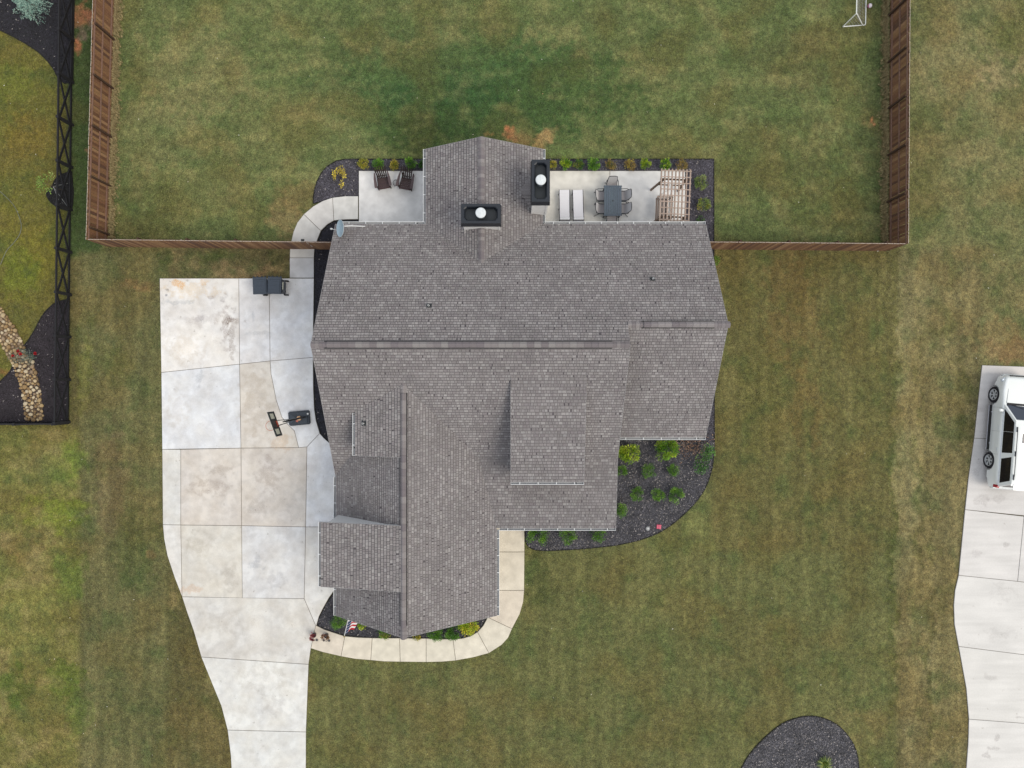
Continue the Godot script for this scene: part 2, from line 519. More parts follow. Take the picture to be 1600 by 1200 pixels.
	for k in 90:
		blot(d2, w2, h2, rng.randf_range(10, w2 - 10), rng.randf_range(10, h2 - 10), rng.randf_range(0.7, 2.0), rng.randf_range(0.7, 2.0), Vector3(0.74, 0.72, 0.7), rng.randf_range(0.3, 0.9), n3)
	var second: StandardMaterial3D = dm.duplicate()
	second.resource_name = "neighbouring_concrete"
	second.albedo_texture = ImageTexture.create_from_image(Image.create_from_data(w2, h2, false, Image.FORMAT_RGB8, d2))
	var o2 := g(1480, 560)
	slab_set("neighbouring_driveway", [
		[[1533.7, 570.5, 1800, 580, 1800, 694, 1521.5, 684.5], S(226, 222, 220)],
		[[1521.5, 684.5, 1800, 694, 1800, 826, 1507, 796, 1512, 750], S(224, 221, 220)],
		[[1507, 796, 1599, 806.5, 1589, 908, 1497, 898.5], S(226, 223, 221)],
		[[1599, 806.5, 1800, 826, 1800, 934, 1589, 908], S(227, 224, 222)],
		[[1497, 898.5, 1589, 908, 1800, 934, 1800, 1048, 1497, 1009.5, 1490.5, 975, 1489.5, 945, 1491.5, 922], S(228, 226, 223)],
		[[1497, 1009.5, 1800, 1048, 1800, 1145, 1513, 1123, 1509, 1075], S(230, 228, 225)],
		[[1513, 1123, 1800, 1145, 1800, 1260, 1506, 1260, 1509, 1200, 1512, 1160], S(229, 227, 224)]], 0.055, second, Vector2(o2.x, o2.z), Vector2(11.0, 24.0))

# ---------------------------------------------------------------- mulch beds
func chip_mesh(size: float) -> ArrayMesh:
	var b := MB.new()
	b.col = Color.WHITE
	b.box(Transform3D(Basis(Vector3.UP, 0.3)), Vector3(size, size * 0.25, size * 0.4))
	return b.mesh(M.mulch)

func bed(called: String, px: Array, label_tone: Color, per_m2 := 560.0, litter := 0.03) -> void:
	var p := poly(px)
	block_grass(p)
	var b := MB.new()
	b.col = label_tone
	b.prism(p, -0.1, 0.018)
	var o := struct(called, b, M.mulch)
	var r := Rect2(p[0], Vector2.ZERO)
	for e in p:
		r = r.expand(e)
	r = r.intersection(Rect2(-27.4, -20.8, 54.8, 41.6))
	var cnt := int(r.get_area() * per_m2)
	var xs := []; var cs := []
	var nz := noise(0.5, 31, 3)
	for i in cnt:
		var q := Vector2(rng.randf_range(r.position.x, r.end.x), rng.randf_range(r.position.y, r.end.y))
		if not Geometry2D.is_point_in_polygon(q, p):
			continue
		var s := rng.randf_range(0.5, 1.25)
		var ba := Basis(Vector3(rng.randf_range(-1, 1), rng.randf_range(-0.3, 0.3), rng.randf_range(-1, 1)).normalized(), rng.randf_range(0, 0.7)) * Basis(Vector3.UP, rng.randf() * TAU)
		xs.append(Transform3D(ba.scaled(Vector3.ONE * s), Vector3(q.x, rng.randf_range(0.018, 0.042), q.y)))
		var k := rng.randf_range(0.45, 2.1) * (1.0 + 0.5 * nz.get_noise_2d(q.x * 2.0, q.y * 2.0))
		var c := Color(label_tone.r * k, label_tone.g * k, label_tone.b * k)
		if rng.randf() < litter:
			c = vary(S(150, 144, 142), 0.5)
		cs.append(c)
	var mm := MultiMesh.new()
	mm.transform_format = MultiMesh.TRANSFORM_3D; mm.use_colors = true
	mm.mesh = chip_mesh(0.065); mm.instance_count = xs.size()
	for i in xs.size():
		mm.set_instance_transform(i, xs[i]); mm.set_instance_color(i, cs[i])
	var mi := MultiMeshInstance3D.new()
	mi.multimesh = mm; mi.name = "mulch_chips"; mi.set_meta("kind", "stuff")
	o.add_child(mi)
	# the dark plastic edging or cut edge round the bed
	var e := MB.new()
	e.col = S(22, 21, 23)
	for i in p.size():
		var a := p[i]; var q := p[(i + 1) % p.size()]
		e.bar(Vector3(a.x, 0.012, a.y), Vector3(q.x, 0.012, q.y), 0.05, 0.06)
	obj("edging", e, M.mulch, o)

func make_beds() -> void:
	var tone := S(74, 72, 80)
	bed("rear_bed", [490, 318, 490, 308, 492, 296, 496, 283, 503, 270, 512, 260, 525, 252, 540, 249, 676, 249, 676, 268, 561, 268, 561, 307, 540, 306.7, 520, 309, 505, 314], tone)
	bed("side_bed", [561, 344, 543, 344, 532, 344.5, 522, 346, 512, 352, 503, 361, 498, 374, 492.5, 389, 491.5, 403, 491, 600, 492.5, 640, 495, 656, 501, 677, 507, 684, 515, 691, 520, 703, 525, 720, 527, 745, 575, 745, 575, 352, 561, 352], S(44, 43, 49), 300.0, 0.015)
	bed("dining_bed", [845, 249, 1115, 249, 1115.5, 500, 1116, 690, 1060, 690, 1060, 362, 1070, 362, 1070, 268, 845, 268], tone)
	var corner: Array = [820.5, 826]
	corner.append_array(smooth_poly([821, 845, 826, 855, 838, 860, 870, 860, 940, 855, 985, 848, 1026, 835, 1055, 816, 1085, 788, 1103, 762, 1112, 735, 1115.5, 712, 1116, 690]))
	corner.append_array([1000, 688, 940, 688, 940, 800, 820.5, 800])
	bed("front_bed", corner, S(74, 73, 79), 700.0, 0.10)
	bed("garage_bed", [525, 921.5, 515, 935, 506, 950.5, 499.5, 963, 496, 976.5, 507.5, 982.5, 539, 992.6, 560, 994.6, 582, 995.4, 624.5, 995.6, 666, 996, 707.8, 997, 722, 996, 735, 992.5, 745, 986, 754, 976, 759, 967, 766, 945, 766, 900, 545, 900], S(62, 61, 67), 520.0, 0.04)
	bed("island_bed", smooth_poly([1150, 1230, 1157, 1200, 1175, 1172, 1200, 1147, 1222, 1130, 1245, 1121, 1265, 1118, 1285, 1121, 1306, 1130, 1322, 1145, 1334, 1163, 1340, 1182, 1343, 1210, 1338, 1250, 1300, 1275, 1220, 1275, 1165, 1255]), S(78, 77, 82), 650.0, 0.10)
	bed("spruce_bed", [-60, -40, 117, -40, 116, 20, 115, 70, 114, 130, 100, 130, 91, 121, 84, 108, 75, 96, 60, 81, 40, 68, 20, 57, 0, 47, -60, 22], S(36, 34, 42), 300.0, 0.012)
	bed("stone_bed", [108, 468, 96, 470, 84, 475, 72, 486, 65, 496, 54, 517, 44, 533, 34, 545, 24, 565, 16, 581, 0, 597, -30, 608, -60, 612, -60, 662, 107, 662], S(46, 41, 47), 300.0, 0.02)
	bed("sapling_bed", smooth_poly([112, 268, 101, 271, 88, 277, 82, 292, 72, 302, 76, 312, 86, 322, 100, 328, 113, 330, 115, 300]), S(30, 29, 33), 300.0, 0.01)

# ---------------------------------------------------------------- lawn
func make_lawn() -> void:
	# seen colours on a coarse grid (4 photo px), then fine grain
	var cw := 420; var chh := 320                                # covers photo px -40..1640 by -40..1240
	var base := PackedFloat32Array(); base.resize(cw * chh * 3)
	var warp := noise(0.02, 41, 3); var patch := noise(0.014, 42, 4); var streak := noise(0.02, 43, 3); var dry := noise(0.03, 44, 4); var fine := noise(0.06, 45, 3); var hue := noise(0.008, 46, 2)
	# zones: x0, y0, x1, y1, colour, tan-ness, mow direction (0 none, 1 rows along x, 2 rows along z)
	var zones := [
		[-80, -80, 1700, 1300, Vector3(98, 92, 58), 0.35, 2],
		[-80, -80, 104, 668, Vector3(102, 98, 48), 0.10, 0],
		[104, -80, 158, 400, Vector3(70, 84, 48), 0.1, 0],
		[-80, 668, 124, 1300, Vector3(116, 112, 62), 0.75, 1],
		[124, 392, 262, 1300, Vector3(104, 101, 66), 0.3, 2],
		[158, -80, 1392, 380, Vector3(102, 110, 68), 0.45, 1],
		[262, 380, 500, 440, Vector3(102, 94, 64), 0.7, 1],
		[470, 690, 1400, 1300, Vector3(106, 106, 66), 0.14, 2],
		[1110, 384, 1404, 860, Vector3(106, 101, 62), 0.22, 2],
		[1404, -80, 1700, 600, Vector3(116, 115, 76), 0.7, 0],
		[1404, 384, 1530, 1300, Vector3(120, 111, 76), 0.7, 2]]
	# patches: x, y, half sizes, colour, strength
	var patches := [
		[740, 140, 230, 85, Vector3(68, 94, 54), 0.9], [720, 165, 150, 45, Vector3(58, 84, 48), 0.8], [690, 205, 90, 40, Vector3(62, 78, 42), 0.6], [620, 70, 150, 60, Vector3(86, 96, 58), 0.5], [900, 140, 120, 60, Vector3(76, 90, 50), 0.5],  # greener grass north of the house, with house shadow painted in as well
		[300, 110, 90, 70, Vector3(132, 124, 84), 0.55], [250, 210, 70, 60, Vector3(130, 124, 84), 0.5], [300, 290, 110, 40, Vector3(118, 114, 70), 0.4], [230, 320, 40, 50, Vector3(80, 84, 48), 0.4],
		[420, 200, 80, 60, Vector3(122, 118, 76), 0.4], [520, 170, 60, 40, Vector3(120, 116, 74), 0.4], [440, 335, 26, 34, Vector3(150, 124, 88), 0.6], [470, 300, 30, 20, Vector3(136, 118, 82), 0.5],
		[795, 207, 13, 11, Vector3(190, 118, 84), 0.95], [812, 216, 22, 8, Vector3(160, 124, 84), 0.7], [852, 215, 18, 14, Vector3(168, 134, 92), 0.85], [762, 212, 5, 5, Vector3(166, 120, 76), 0.8], [866, 205, 8, 7, Vector3(150, 134, 88), 0.7],
		[1357, 187, 5, 5, Vector3(206, 132, 92), 1.0], [1352, 197, 6, 6, Vector3(140, 122, 84), 0.6], [1250, 90, 80, 50, Vector3(98, 92, 58), 0.4], [1100, 60, 150, 40, Vector3(92, 102, 62), 0.4], [1200, 250, 150, 60, Vector3(96, 92, 54), 0.4],
		[1290, 320, 70, 40, Vector3(90, 88, 50), 0.5], [1000, 232, 120, 9, Vector3(132, 132, 88), 0.5], [880, 240, 30, 6, Vector3(112, 128, 74), 0.6],
		[1480, 100, 60, 60, Vector3(142, 132, 94), 0.6], [1560, 110, 40, 30, Vector3(160, 140, 104), 0.6], [1450, 180, 40, 30, Vector3(98, 104, 64), 0.5], [1570, 50, 40, 30, Vector3(96, 106, 62), 0.5], [1530, 240, 50, 40, Vector3(140, 128, 90), 0.4], [1440, 330, 30, 60, Vector3(98, 104, 62), 0.4],
		[1575, 548, 40, 22, Vector3(150, 118, 86), 0.8], [1550, 520, 50, 24, Vector3(134, 112, 76), 0.6], [1560, 450, 60, 40, Vector3(124, 110, 74), 0.5],
		[1440, 480, 46, 90, Vector3(140, 130, 92), 0.5], [1420, 720, 20, 120, Vector3(140, 130, 92), 0.65], [1412, 560, 12, 90, Vector3(142, 132, 94), 0.6], [1450, 950, 36, 130, Vector3(124, 114, 76), 0.5], [1500, 620, 14, 70, Vector3(84, 82, 46), 0.6], [1480, 1110, 30, 80, Vector3(128, 118, 78), 0.5],
		[1404, 760, 5, 330, Vector3(140, 130, 90), 0.6], [1422, 900, 4, 280, Vector3(142, 132, 92), 0.55], [1440, 820, 5, 300, Vector3(138, 127, 88), 0.5], [1458, 860, 5, 330, Vector3(144, 133, 94), 0.55], [1394, 900, 4, 260, Vector3(80, 86, 46), 0.5], [1432, 700, 4, 240, Vector3(92, 92, 54), 0.5], [1450, 1000, 4, 200, Vector3(92, 90, 54), 0.5],
		[1235, 480, 40, 100, Vector3(116, 94, 58), 0.5], [1190, 620, 40, 80, Vector3(94, 92, 50), 0.4], [1260, 640, 22, 70, Vector3(120, 98, 60), 0.4], [1160, 440, 26, 50, Vector3(106, 98, 58), 0.4], [1350, 560, 30, 130, Vector3(100, 98, 58), 0.4],
		[128, 20, 14, 26, Vector3(170, 108, 80), 0.85], [120, 70, 9, 16, Vector3(168, 108, 78), 0.9], [133, 48, 14, 16, Vector3(122, 102, 88), 0.8], [139, 8, 9, 12, Vector3(60, 76, 40), 0.8], [122, 48, 5, 6, Vector3(60, 72, 40), 0.8], [133, 242, 6, 5, Vector3(140, 106, 80), 0.7],
		[40, 210, 36, 30, Vector3(122, 104, 46), 0.5], [20, 130, 30, 30, Vector3(106, 114, 50), 0.5], [60, 390, 30, 50, Vector3(122, 112, 44), 0.5], [30, 430, 30, 40, Vector3(104, 116, 40), 0.5], [16, 350, 20, 40, Vector3(112, 110, 44), 0.5], [10, 585, 12, 14, Vector3(150, 96, 64), 0.8], [6, 600, 18, 10, Vector3(120, 78, 60), 0.7],
		[100, 720, 34, 30, Vector3(110, 128, 52), 0.6], [80, 800, 50, 26, Vector3(120, 134, 48), 0.6], [50, 930, 60, 26, Vector3(142, 136, 76), 0.6], [40, 850, 46, 22, Vector3(122, 104, 66), 0.6], [30, 1000, 40, 30, Vector3(130, 124, 70), 0.5], [100, 1060, 34, 26, Vector3(88, 104, 42), 0.6], [20, 1070, 24, 36, Vector3(72, 96, 38), 0.6], [60, 720, 40, 24, Vector3(134, 124, 82), 0.5], [110, 900, 26, 40, Vector3(96, 118, 50), 0.5], [120, 1110, 22, 36, Vector3(84, 104, 46), 0.5],
		[175, 760, 24, 90, Vector3(112, 98, 72), 0.6], [210, 850, 40, 60, Vector3(74, 84, 46), 0.5], [235, 610, 12, 110, Vector3(112, 110, 70), 0.4], [270, 940, 10, 10, Vector3(128, 114, 76), 0.7], [235, 865, 9, 14, Vector3(128, 100, 68), 0.5], [200, 1080, 60, 80, Vector3(94, 97, 60), 0.4], [180, 470, 30, 50, Vector3(96, 88, 56), 0.4], [180, 565, 26, 26, Vector3(90, 92, 50), 0.4], [130, 580, 10, 60, Vector3(108, 112, 50), 0.4], [210, 440, 26, 10, Vector3(126, 102, 70), 0.6], [220, 450, 12, 6, Vector3(140, 104, 72), 0.6],
		[300, 405, 26, 12, Vector3(132, 116, 82), 0.7], [375, 425, 40, 9, Vector3(136, 116, 84), 0.8], [330, 400, 22, 12, Vector3(70, 78, 42), 0.6], [260, 405, 14, 14, Vector3(66, 78, 42), 0.6], [430, 400, 16, 14, Vector3(70, 76, 44), 0.5], [415, 425, 20, 8, Vector3(140, 112, 82), 0.7],
		[500, 1050, 40, 20, Vector3(84, 84, 48), 0.4], [680, 1120, 160, 60, Vector3(106, 98, 62), 0.4], [980, 900, 150, 40, Vector3(108, 104, 64), 0.4], [1000, 1080, 160, 80, Vector3(98, 100, 62), 0.4], [1090, 820, 26, 14, Vector3(116, 120, 70), 0.5], [1060, 850, 50, 10, Vector3(112, 112, 66), 0.5], [1340, 1130, 50, 30, Vector3(130, 118, 78), 0.5], [1180, 1000, 90, 60, Vector3(98, 90, 54), 0.35], [840, 900, 20, 40, Vector3(72, 80, 44), 0.5]]
	for j in chh:
		for i in cw:
			var px := i * 4.0 - 40.0; var py := j * 4.0 - 40.0
			var wx := px + warp.get_noise_2d(px, py) * 16.0 + fine.get_noise_2d(px, py) * 5.0
			var wy := py + warp.get_noise_2d(px + 777.0, py) * 16.0 + fine.get_noise_2d(px + 50.0, py) * 5.0
			var c := Vector3.ZERO; var tan_ := 0.3; var dirn := 0
			for z in zones:
				var hardx := px + fine.get_noise_2d(px, py) * 2.0
				var e := minf(minf(hardx - z[0], z[2] - hardx), minf(py - z[1], z[3] - py))
				var a := smoothstep(-8.0, 8.0, e)
				if a > 0.0:
					c = c.lerp(z[4], a); tan_ = lerpf(tan_, z[5], a)
					if a > 0.5:
						dirn = z[6]
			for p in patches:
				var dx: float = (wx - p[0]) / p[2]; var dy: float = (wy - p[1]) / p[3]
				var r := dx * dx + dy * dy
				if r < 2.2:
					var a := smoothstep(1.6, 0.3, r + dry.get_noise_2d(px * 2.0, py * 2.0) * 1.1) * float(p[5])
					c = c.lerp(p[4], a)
			# natural patchiness
			var n := patch.get_noise_2d(px, py) + 0.45 * dry.get_noise_2d(px, py)
			var s := streak.get_noise_2d(px * 0.35, py * 1.6) if dirn == 1 else (streak.get_noise_2d(px * 2.4, py * 0.16) if dirn == 2 else 0.0)
			c = c.lerp(Vector3(140, 126, 86), clampf(n * 1.3 + s * (1.0 if dirn == 2 else 0.6), 0.0, 0.85) * tan_)
			c = c.lerp(Vector3(72, 88, 50), clampf(-n * 1.0 + s * 0.3 - 0.05, 0.0, 0.6) * 0.7)
			c = c.lerp(Vector3(112, 92, 52), clampf(hue.get_noise_2d(px, py) * 1.3, 0.0, 0.5) * 0.5)
			c *= 1.0 + s * 0.10 + fine.get_noise_2d(px, py) * 0.12
			var k := (j * cw + i) * 3
			base[k] = c.x; base[k + 1] = c.y; base[k + 2] = c.z
	var d8 := PackedByteArray(); d8.resize(cw * chh * 3)
	for k in base.size():
		var v := pow(clampf(base[k], 0, 255) / 255.0, 2.2) / BRIGHT * (1.28 if k % 3 == 2 else (1.27 if k % 3 == 1 else 1.21))
		d8[k] = int(255.0 * pow(v, 1.0 / 2.2) + 0.5)
	grass_img = Image.create_from_data(cw, chh, false, Image.FORMAT_RGB8, d8)
	var big: Image = grass_img.duplicate()
	big.resize(1680, 1280, Image.INTERPOLATE_CUBIC)
	var dd := big.get_data()
	var g1 := noise(0.45, 47, 2).get_image(1680, 1280, false, false, false).get_data()
	var g2 := noise(0.12, 48, 3).get_image(1680, 1280, false, false, false).get_data()
	var lut := PackedFloat32Array()
	for i in 256:
		lut.append((i - 128) / 128.0)
	for k in 1680 * 1280:
		var f := 0.90 + lut[g1[k]] * 0.36 + lut[g2[k]] * 0.14
		var q := k * 3
		dd[q] = int(clampf(dd[q] * f, 0.0, 255.0)); dd[q + 1] = int(clampf(dd[q + 1] * f, 0.0, 255.0)); dd[q + 2] = int(clampf(dd[q + 2] * f, 0.0, 255.0))
	big = Image.create_from_data(1680, 1280, false, Image.FORMAT_RGB8, dd)
	var gm := StandardMaterial3D.new()
	gm.resource_name = "lawn_soil_and_thatch"
	gm.albedo_texture = ImageTexture.create_from_image(big)
	gm.roughness = 1.0; gm.metallic_specular = 0.2
	# one sheet to the horizon; the lawn pattern turns over at each tile so that it runs on without seams
	var tw := 56.0; var th := 1280.0 / 30.0
	var v := PackedVector3Array(); var nn := PackedVector3Array(); var uv := PackedVector2Array(); var ids := PackedInt32Array()
	for ty in range(-8, 9):
		for tx in range(-6, 7):
			var b0 := v.size()
			for k in [[0, 0], [1, 0], [1, 1], [0, 1]]:
				v.append(Vector3((tx - 0.5 + k[0]) * tw, 0, (ty - 0.5 + k[1]) * th)); nn.append(Vector3.UP)
				uv.append(Vector2(1 - k[0] if tx & 1 else k[0], 1 - k[1] if ty & 1 else k[1]))
			ids.append_array([b0, b0 + 1, b0 + 2, b0, b0 + 2, b0 + 3])
	var a := []
	a.resize(Mesh.ARRAY_MAX)
	a[Mesh.ARRAY_VERTEX] = v; a[Mesh.ARRAY_NORMAL] = nn; a[Mesh.ARRAY_TEX_UV] = uv; a[Mesh.ARRAY_INDEX] = ids
	var am := ArrayMesh.new()
	am.add_surface_from_arrays(Mesh.PRIMITIVE_TRIANGLES, a)
	am.surface_set_material(0, gm)
	var gr := inst("ground", am)
	gr.set_meta("kind", "structure")
	grass_tufts("grass", 330000, 1.0, Rect2(-27.6, -20.9, 55.2, 41.8), Color(0, 0, 0, 0), 0.0)
	var fallen := MB.new()                                       # leaves and bits blown over the lawn
	for i in 420:
		var q := Vector3(rng.randf_range(-27, 27), 0.05, rng.randf_range(-20.3, 20.3))
		if blocked(q.x, q.z):
			continue
		fallen.col = vary([S(214, 206, 186), S(176, 150, 112), S(232, 228, 216), S(150, 118, 84)][i % 4], 0.15)
		leaf(fallen, q, Vector3(rng.randf_range(-1, 1), rng.randf_range(-0.2, 0.3), rng.randf_range(-1, 1)).normalized(), rng.randf_range(0.04, 0.10), rng.randf_range(0.025, 0.05))
	var fo := obj("fallen_leaves", fallen, M.mulch)
	fo.set_meta("kind", "stuff")
	tag(fo, "pale dry leaves and bits scattered thinly over the lawns", "fallen leaves")
	# tall dry grass the mower leaves along the feet of the plank fences
	grass_strip("dry_grass", [[Vector2(-20.62, -21.0), Vector2(-20.98, -7.2)], [Vector2(19.58, -21.0), Vector2(19.5, -7.1)]], [1.0, -1.0])

func tuft_mesh(blades: int, height: float, spread: float, width: float, seed_: int) -> ArrayMesh:
	var r := RandomNumberGenerator.new()
	r.seed = seed_
	var b := MB.new()
	b.col = Color.WHITE
	for i in blades:
		var a := r.randf() * TAU
		var base := Vector3(cos(a), 0, sin(a)) * r.randf_range(0.0, spread * 0.5)
		var a2 := a + r.randf_range(-0.9, 0.9)
		var lean := Vector3(cos(a2), 0, sin(a2)) * r.randf_range(0.3, 1.0) * spread
		var side := Vector3(-sin(a2), 0, cos(a2)) * width * 0.5
		var tip := base + lean + Vector3.UP * height * r.randf_range(0.5, 1.0)
		b.tri(base - side, base + side, tip)
	return b.mesh(M.grass_blade)

func seen_grass(x: float, z: float) -> Color:
	var i := clampi(int((x * 30.0 + 800.0 + 40.0) / 4.0), 0, 419); var j := clampi(int((z * 30.0 + 600.0 + 40.0) / 4.0), 0, 319)
	return grass_img.get_pixel(i, j).srgb_to_linear()

func scatter(called: String, m: Mesh, xs: Array, cs: Array, parent: Node = null) -> void:
	var mm := MultiMesh.new()
	mm.transform_format = MultiMesh.TRANSFORM_3D; mm.use_colors = true
	mm.mesh = m; mm.instance_count = xs.size()
	for i in xs.size():
		mm.set_instance_transform(i, xs[i]); mm.set_instance_color(i, cs[i])
	var mi := MultiMeshInstance3D.new()
	mi.multimesh = mm; mi.set_meta("kind", "stuff")
	if parent:
		mi.name = called; parent.add_child(mi)
	else:
		mi.name = numbered(called); add_child(mi)

func grass_tufts(called: String, cnt: int, size: float, r: Rect2, _c: Color, _k: float) -> void:
	var xs := []; var cs := []
	var jit := noise(0.9, 51, 2)
	for i in cnt:
		var x := rng.randf_range(r.position.x, r.end.x); var z := rng.randf_range(r.position.y, r.end.y)
		if blocked(x, z):
			continue
		var s := size * rng.randf_range(0.6, 1.35)
		xs.append(Transform3D(Basis(Vector3.UP, rng.randf() * TAU).scaled(Vector3(s, s * rng.randf_range(0.7, 1.2), s)), Vector3(x, -0.003, z)))
		var c := seen_grass(x, z)
		var k := rng.randf_range(0.62, 1.55) * (1.0 + 0.28 * jit.get_noise_2d(x * 3.0, z * 3.0))
		var dryness := rng.randf_range(-0.12, 0.2)
		cs.append(Color(c.r * k * (1.0 + dryness), c.g * k * (1.0 + dryness * 0.4), c.b * k))
	scatter(called, tuft_mesh(9, 0.05, 0.065, 0.013, 5), xs, cs)
	get_node(called).set_meta("label", "mown lawn of olive green and straw coloured grass around the house"); get_node(called).set_meta("category", "grass")

func grass_strip(called: String, lines: Array, sides: Array) -> void:
	var xs := []; var cs := []
	for l in lines.size():
		var a: Vector2 = lines[l][0]; var b: Vector2 = lines[l][1]
		for i in 1700:
			var t := rng.randf()
			var p := a.lerp(b, t)
			var off := absf(rng.randfn(0.0, 0.16)) + 0.02
			var x: float = p.x + sides[l] * off
			var s := rng.randf_range(0.7, 1.5)
			xs.append(Transform3D(Basis(Vector3.UP, rng.randf() * TAU).scaled(Vector3(s, s, s)), Vector3(x, 0, p.y)))
			cs.append(vary(S(178, 162, 120), 0.25))
	scatter(called, tuft_mesh(9, 0.16, 0.10, 0.016, 9), xs, cs)
	get_node(called).set_meta("label", "pale uncut dry grass along the feet of the two long plank fences"); get_node(called).set_meta("category", "dry grass")

# ---------------------------------------------------------------- house
class Slope:                                                     # a roof plane over a plan outline
	var p0: Vector3
	var gx: float
	var gz: float
	func _init(p: Vector3, ggx: float, ggz: float) -> void:
		p0 = p; gx = ggx; gz = ggz
	func y(x: float, z: float) -> float:
		return p0.y + gx * (x - p0.x) + gz * (z - p0.z)
	func at(q: Vector2) -> Vector3:
		return Vector3(q.x, y(q.x, q.y), q.y)

var tab_tones := []

func roof_plane(house: Node3D, s: Slope, pts: Array, phase := 0.0) -> MeshInstance3D:
	var p := PackedVector2Array(pts)
	if Geometry2D.is_polygon_clockwise(p):
		p.reverse()
	# deck with white fascia edges
	var d := MB.new()
	var ids := Geometry2D.triangulate_polygon(p)
	for i in range(0, ids.size(), 3):
		var q := []; var q2 := []
		for k in 3:
			var e := s.at(p[ids[i + k]])
			q.append(e - Vector3.UP * 0.004); q2.append(e - Vector3.UP * 0.17)
		d.col = S(112, 107, 110)
		d.orient(q, q[0] - Vector3.UP)
		d.col = S(225, 228, 230)
		d.orient(q2, q2[0] + Vector3.UP)
	d.col = S(226, 229, 232)
	for i in p.size():
		var a := s.at(p[i]); var b := s.at(p[(i + 1) % p.size()])
		var u4 := Vector3.UP * 0.004; var u17 := Vector3.UP * 0.17
		var f := [a - u17, b - u17, b - u4, a - u4]
		var outd := Vector3(b.z - a.z, 0, a.x - b.x).normalized()
		if Geometry2D.is_point_in_polygon(Vector2((a.x + b.x) * 0.5 + outd.x * 0.003, (a.z + b.z) * 0.5 + outd.z * 0.003), p):
			outd = -outd
		d.orient(f, (a + b) * 0.5 - outd - Vector3.UP * 0.08)
	var deck := obj("roof", d, M.white_paint, house)
	# shingle tabs, course by course, each its own wedge
	var up := Vector2(s.gx, s.gz); var sl := up.length()
	up = up.normalized()
	var along := Vector2(-up.y, up.x)
	var pl := PackedVector2Array()
	var r := Rect2()
	for i in p.size():
		var q := Vector2(p[i].dot(along), p[i].dot(up))
		pl.append(q)
		r = Rect2(q, Vector2.ZERO) if i == 0 else r.expand(q)
	var ex := 0.143 / sqrt(1.0 + sl * sl)
	var base_h := s.y(0, 0)
	var b := MB.new()
	var v0 := r.position.y
	var row := 0
	var slot := 0.026                                            # open groove under the butts of the course above
	var tone_noise := noise(0.35, 61, 4)
	while v0 < r.end.y:
		var u := r.position.x - rng.randf() * 0.3
		while u < r.end.x:
			var gap := rng.randf() < 0.03
			var w: float = rng.randf_range(0.03, 0.06) if gap else [0.10, 0.12, 0.14, 0.16, 0.18, 0.21][rng.randi() % 6]
			var lift := 0.014 if gap else 0.036 + rng.randf_range(-0.006, 0.012)
			var tone: Color = vary(S(106, 100, 104), 0.1) if gap else vary(tab_tones[rng.randi() % tab_tones.size()], 0.05) * (1.0 + 0.16 * tone_noise.get_noise_2d(u, v0 * 1.6 + r.size.x * 7.0))
			b.col = tone
			var c := PackedVector2Array([Vector2(u, v0), Vector2(u + w - 0.013, v0), Vector2(u + w - 0.013, v0 + ex - slot), Vector2(u, v0 + ex - slot)])
			var inside := 0
			for e in c:
				if Geometry2D.is_point_in_polygon(e, pl):
					inside += 1
			var rings: Array = [c] if inside == 4 else Geometry2D.intersect_polygons(c, pl)
			for ring in rings:
				var q := []
				for e: Vector2 in ring:
					var w2 := along * e.x + up * e.y
					q.append(Vector3(w2.x, base_h + sl * e.y + lerpf(lift, 0.004, clampf((e.y - v0) / ex, 0.0, 1.0)), w2.y))
				if q.size() < 3:
					continue
				var q3: Array = q.duplicate()
				b.orient(q3, q[0] - Vector3(0, 5, 0))
				for k in ring.size():                            # butt edge
					var e0: Vector2 = ring[k]; var e1: Vector2 = ring[(k + 1) % ring.size()]
					if absf(e0.y - v0) < 1e-4 and absf(e1.y - v0) < 1e-4:
						var lo := Vector3.UP * (lift + 0.002)
						b.orient([q[k], q[(k + 1) % ring.size()], q[(k + 1) % ring.size()] - lo, q[k] - lo], q[k] + Vector3(up.x, 0, up.y) * 5.0 + Vector3.UP * 0.0)
			u += w
		v0 += ex
		row += 1
	var sh := obj("shingles", b, M.shingle, deck)
	sh.set_meta("kind", "stuff")
	return deck

func cap_mesh(w: float, ln: float, drop: float, lift: float, c: Color) -> ArrayMesh:   # a shingle bent over a ridge that runs along z
	var b := MB.new()
	b.col = c
	var l := [Vector3(-w * 0.5, -drop, 0), Vector3(-w * 0.12, lift, 0), Vector3(w * 0.12, lift, 0), Vector3(w * 0.5, -drop, 0)]
	var z0 := Vector3(0, 0.014, -ln * 0.5); var z1 := Vector3(0, 0, ln * 0.5)
	var th := Vector3.UP * 0.022
	for i in 3:
		b.quad(l[i] + z1, l[i + 1] + z1, l[i + 1] + z0, l[i] + z0)
		b.orient([l[i] + z0, l[i + 1] + z0, l[i + 1] + z0 - th, l[i] + z0 - th], Vector3(0, 0, 5))
	b.orient([l[0] + z0, l[0] + z1, l[0] + z1 - th, l[0] + z0 - th], Vector3(5, 0, 0))
	b.orient([l[3] + z0, l[3] + z1, l[3] + z1 - th, l[3] + z0 - th], Vector3(-5, 0, 0))
	return b.mesh(M.shingle)

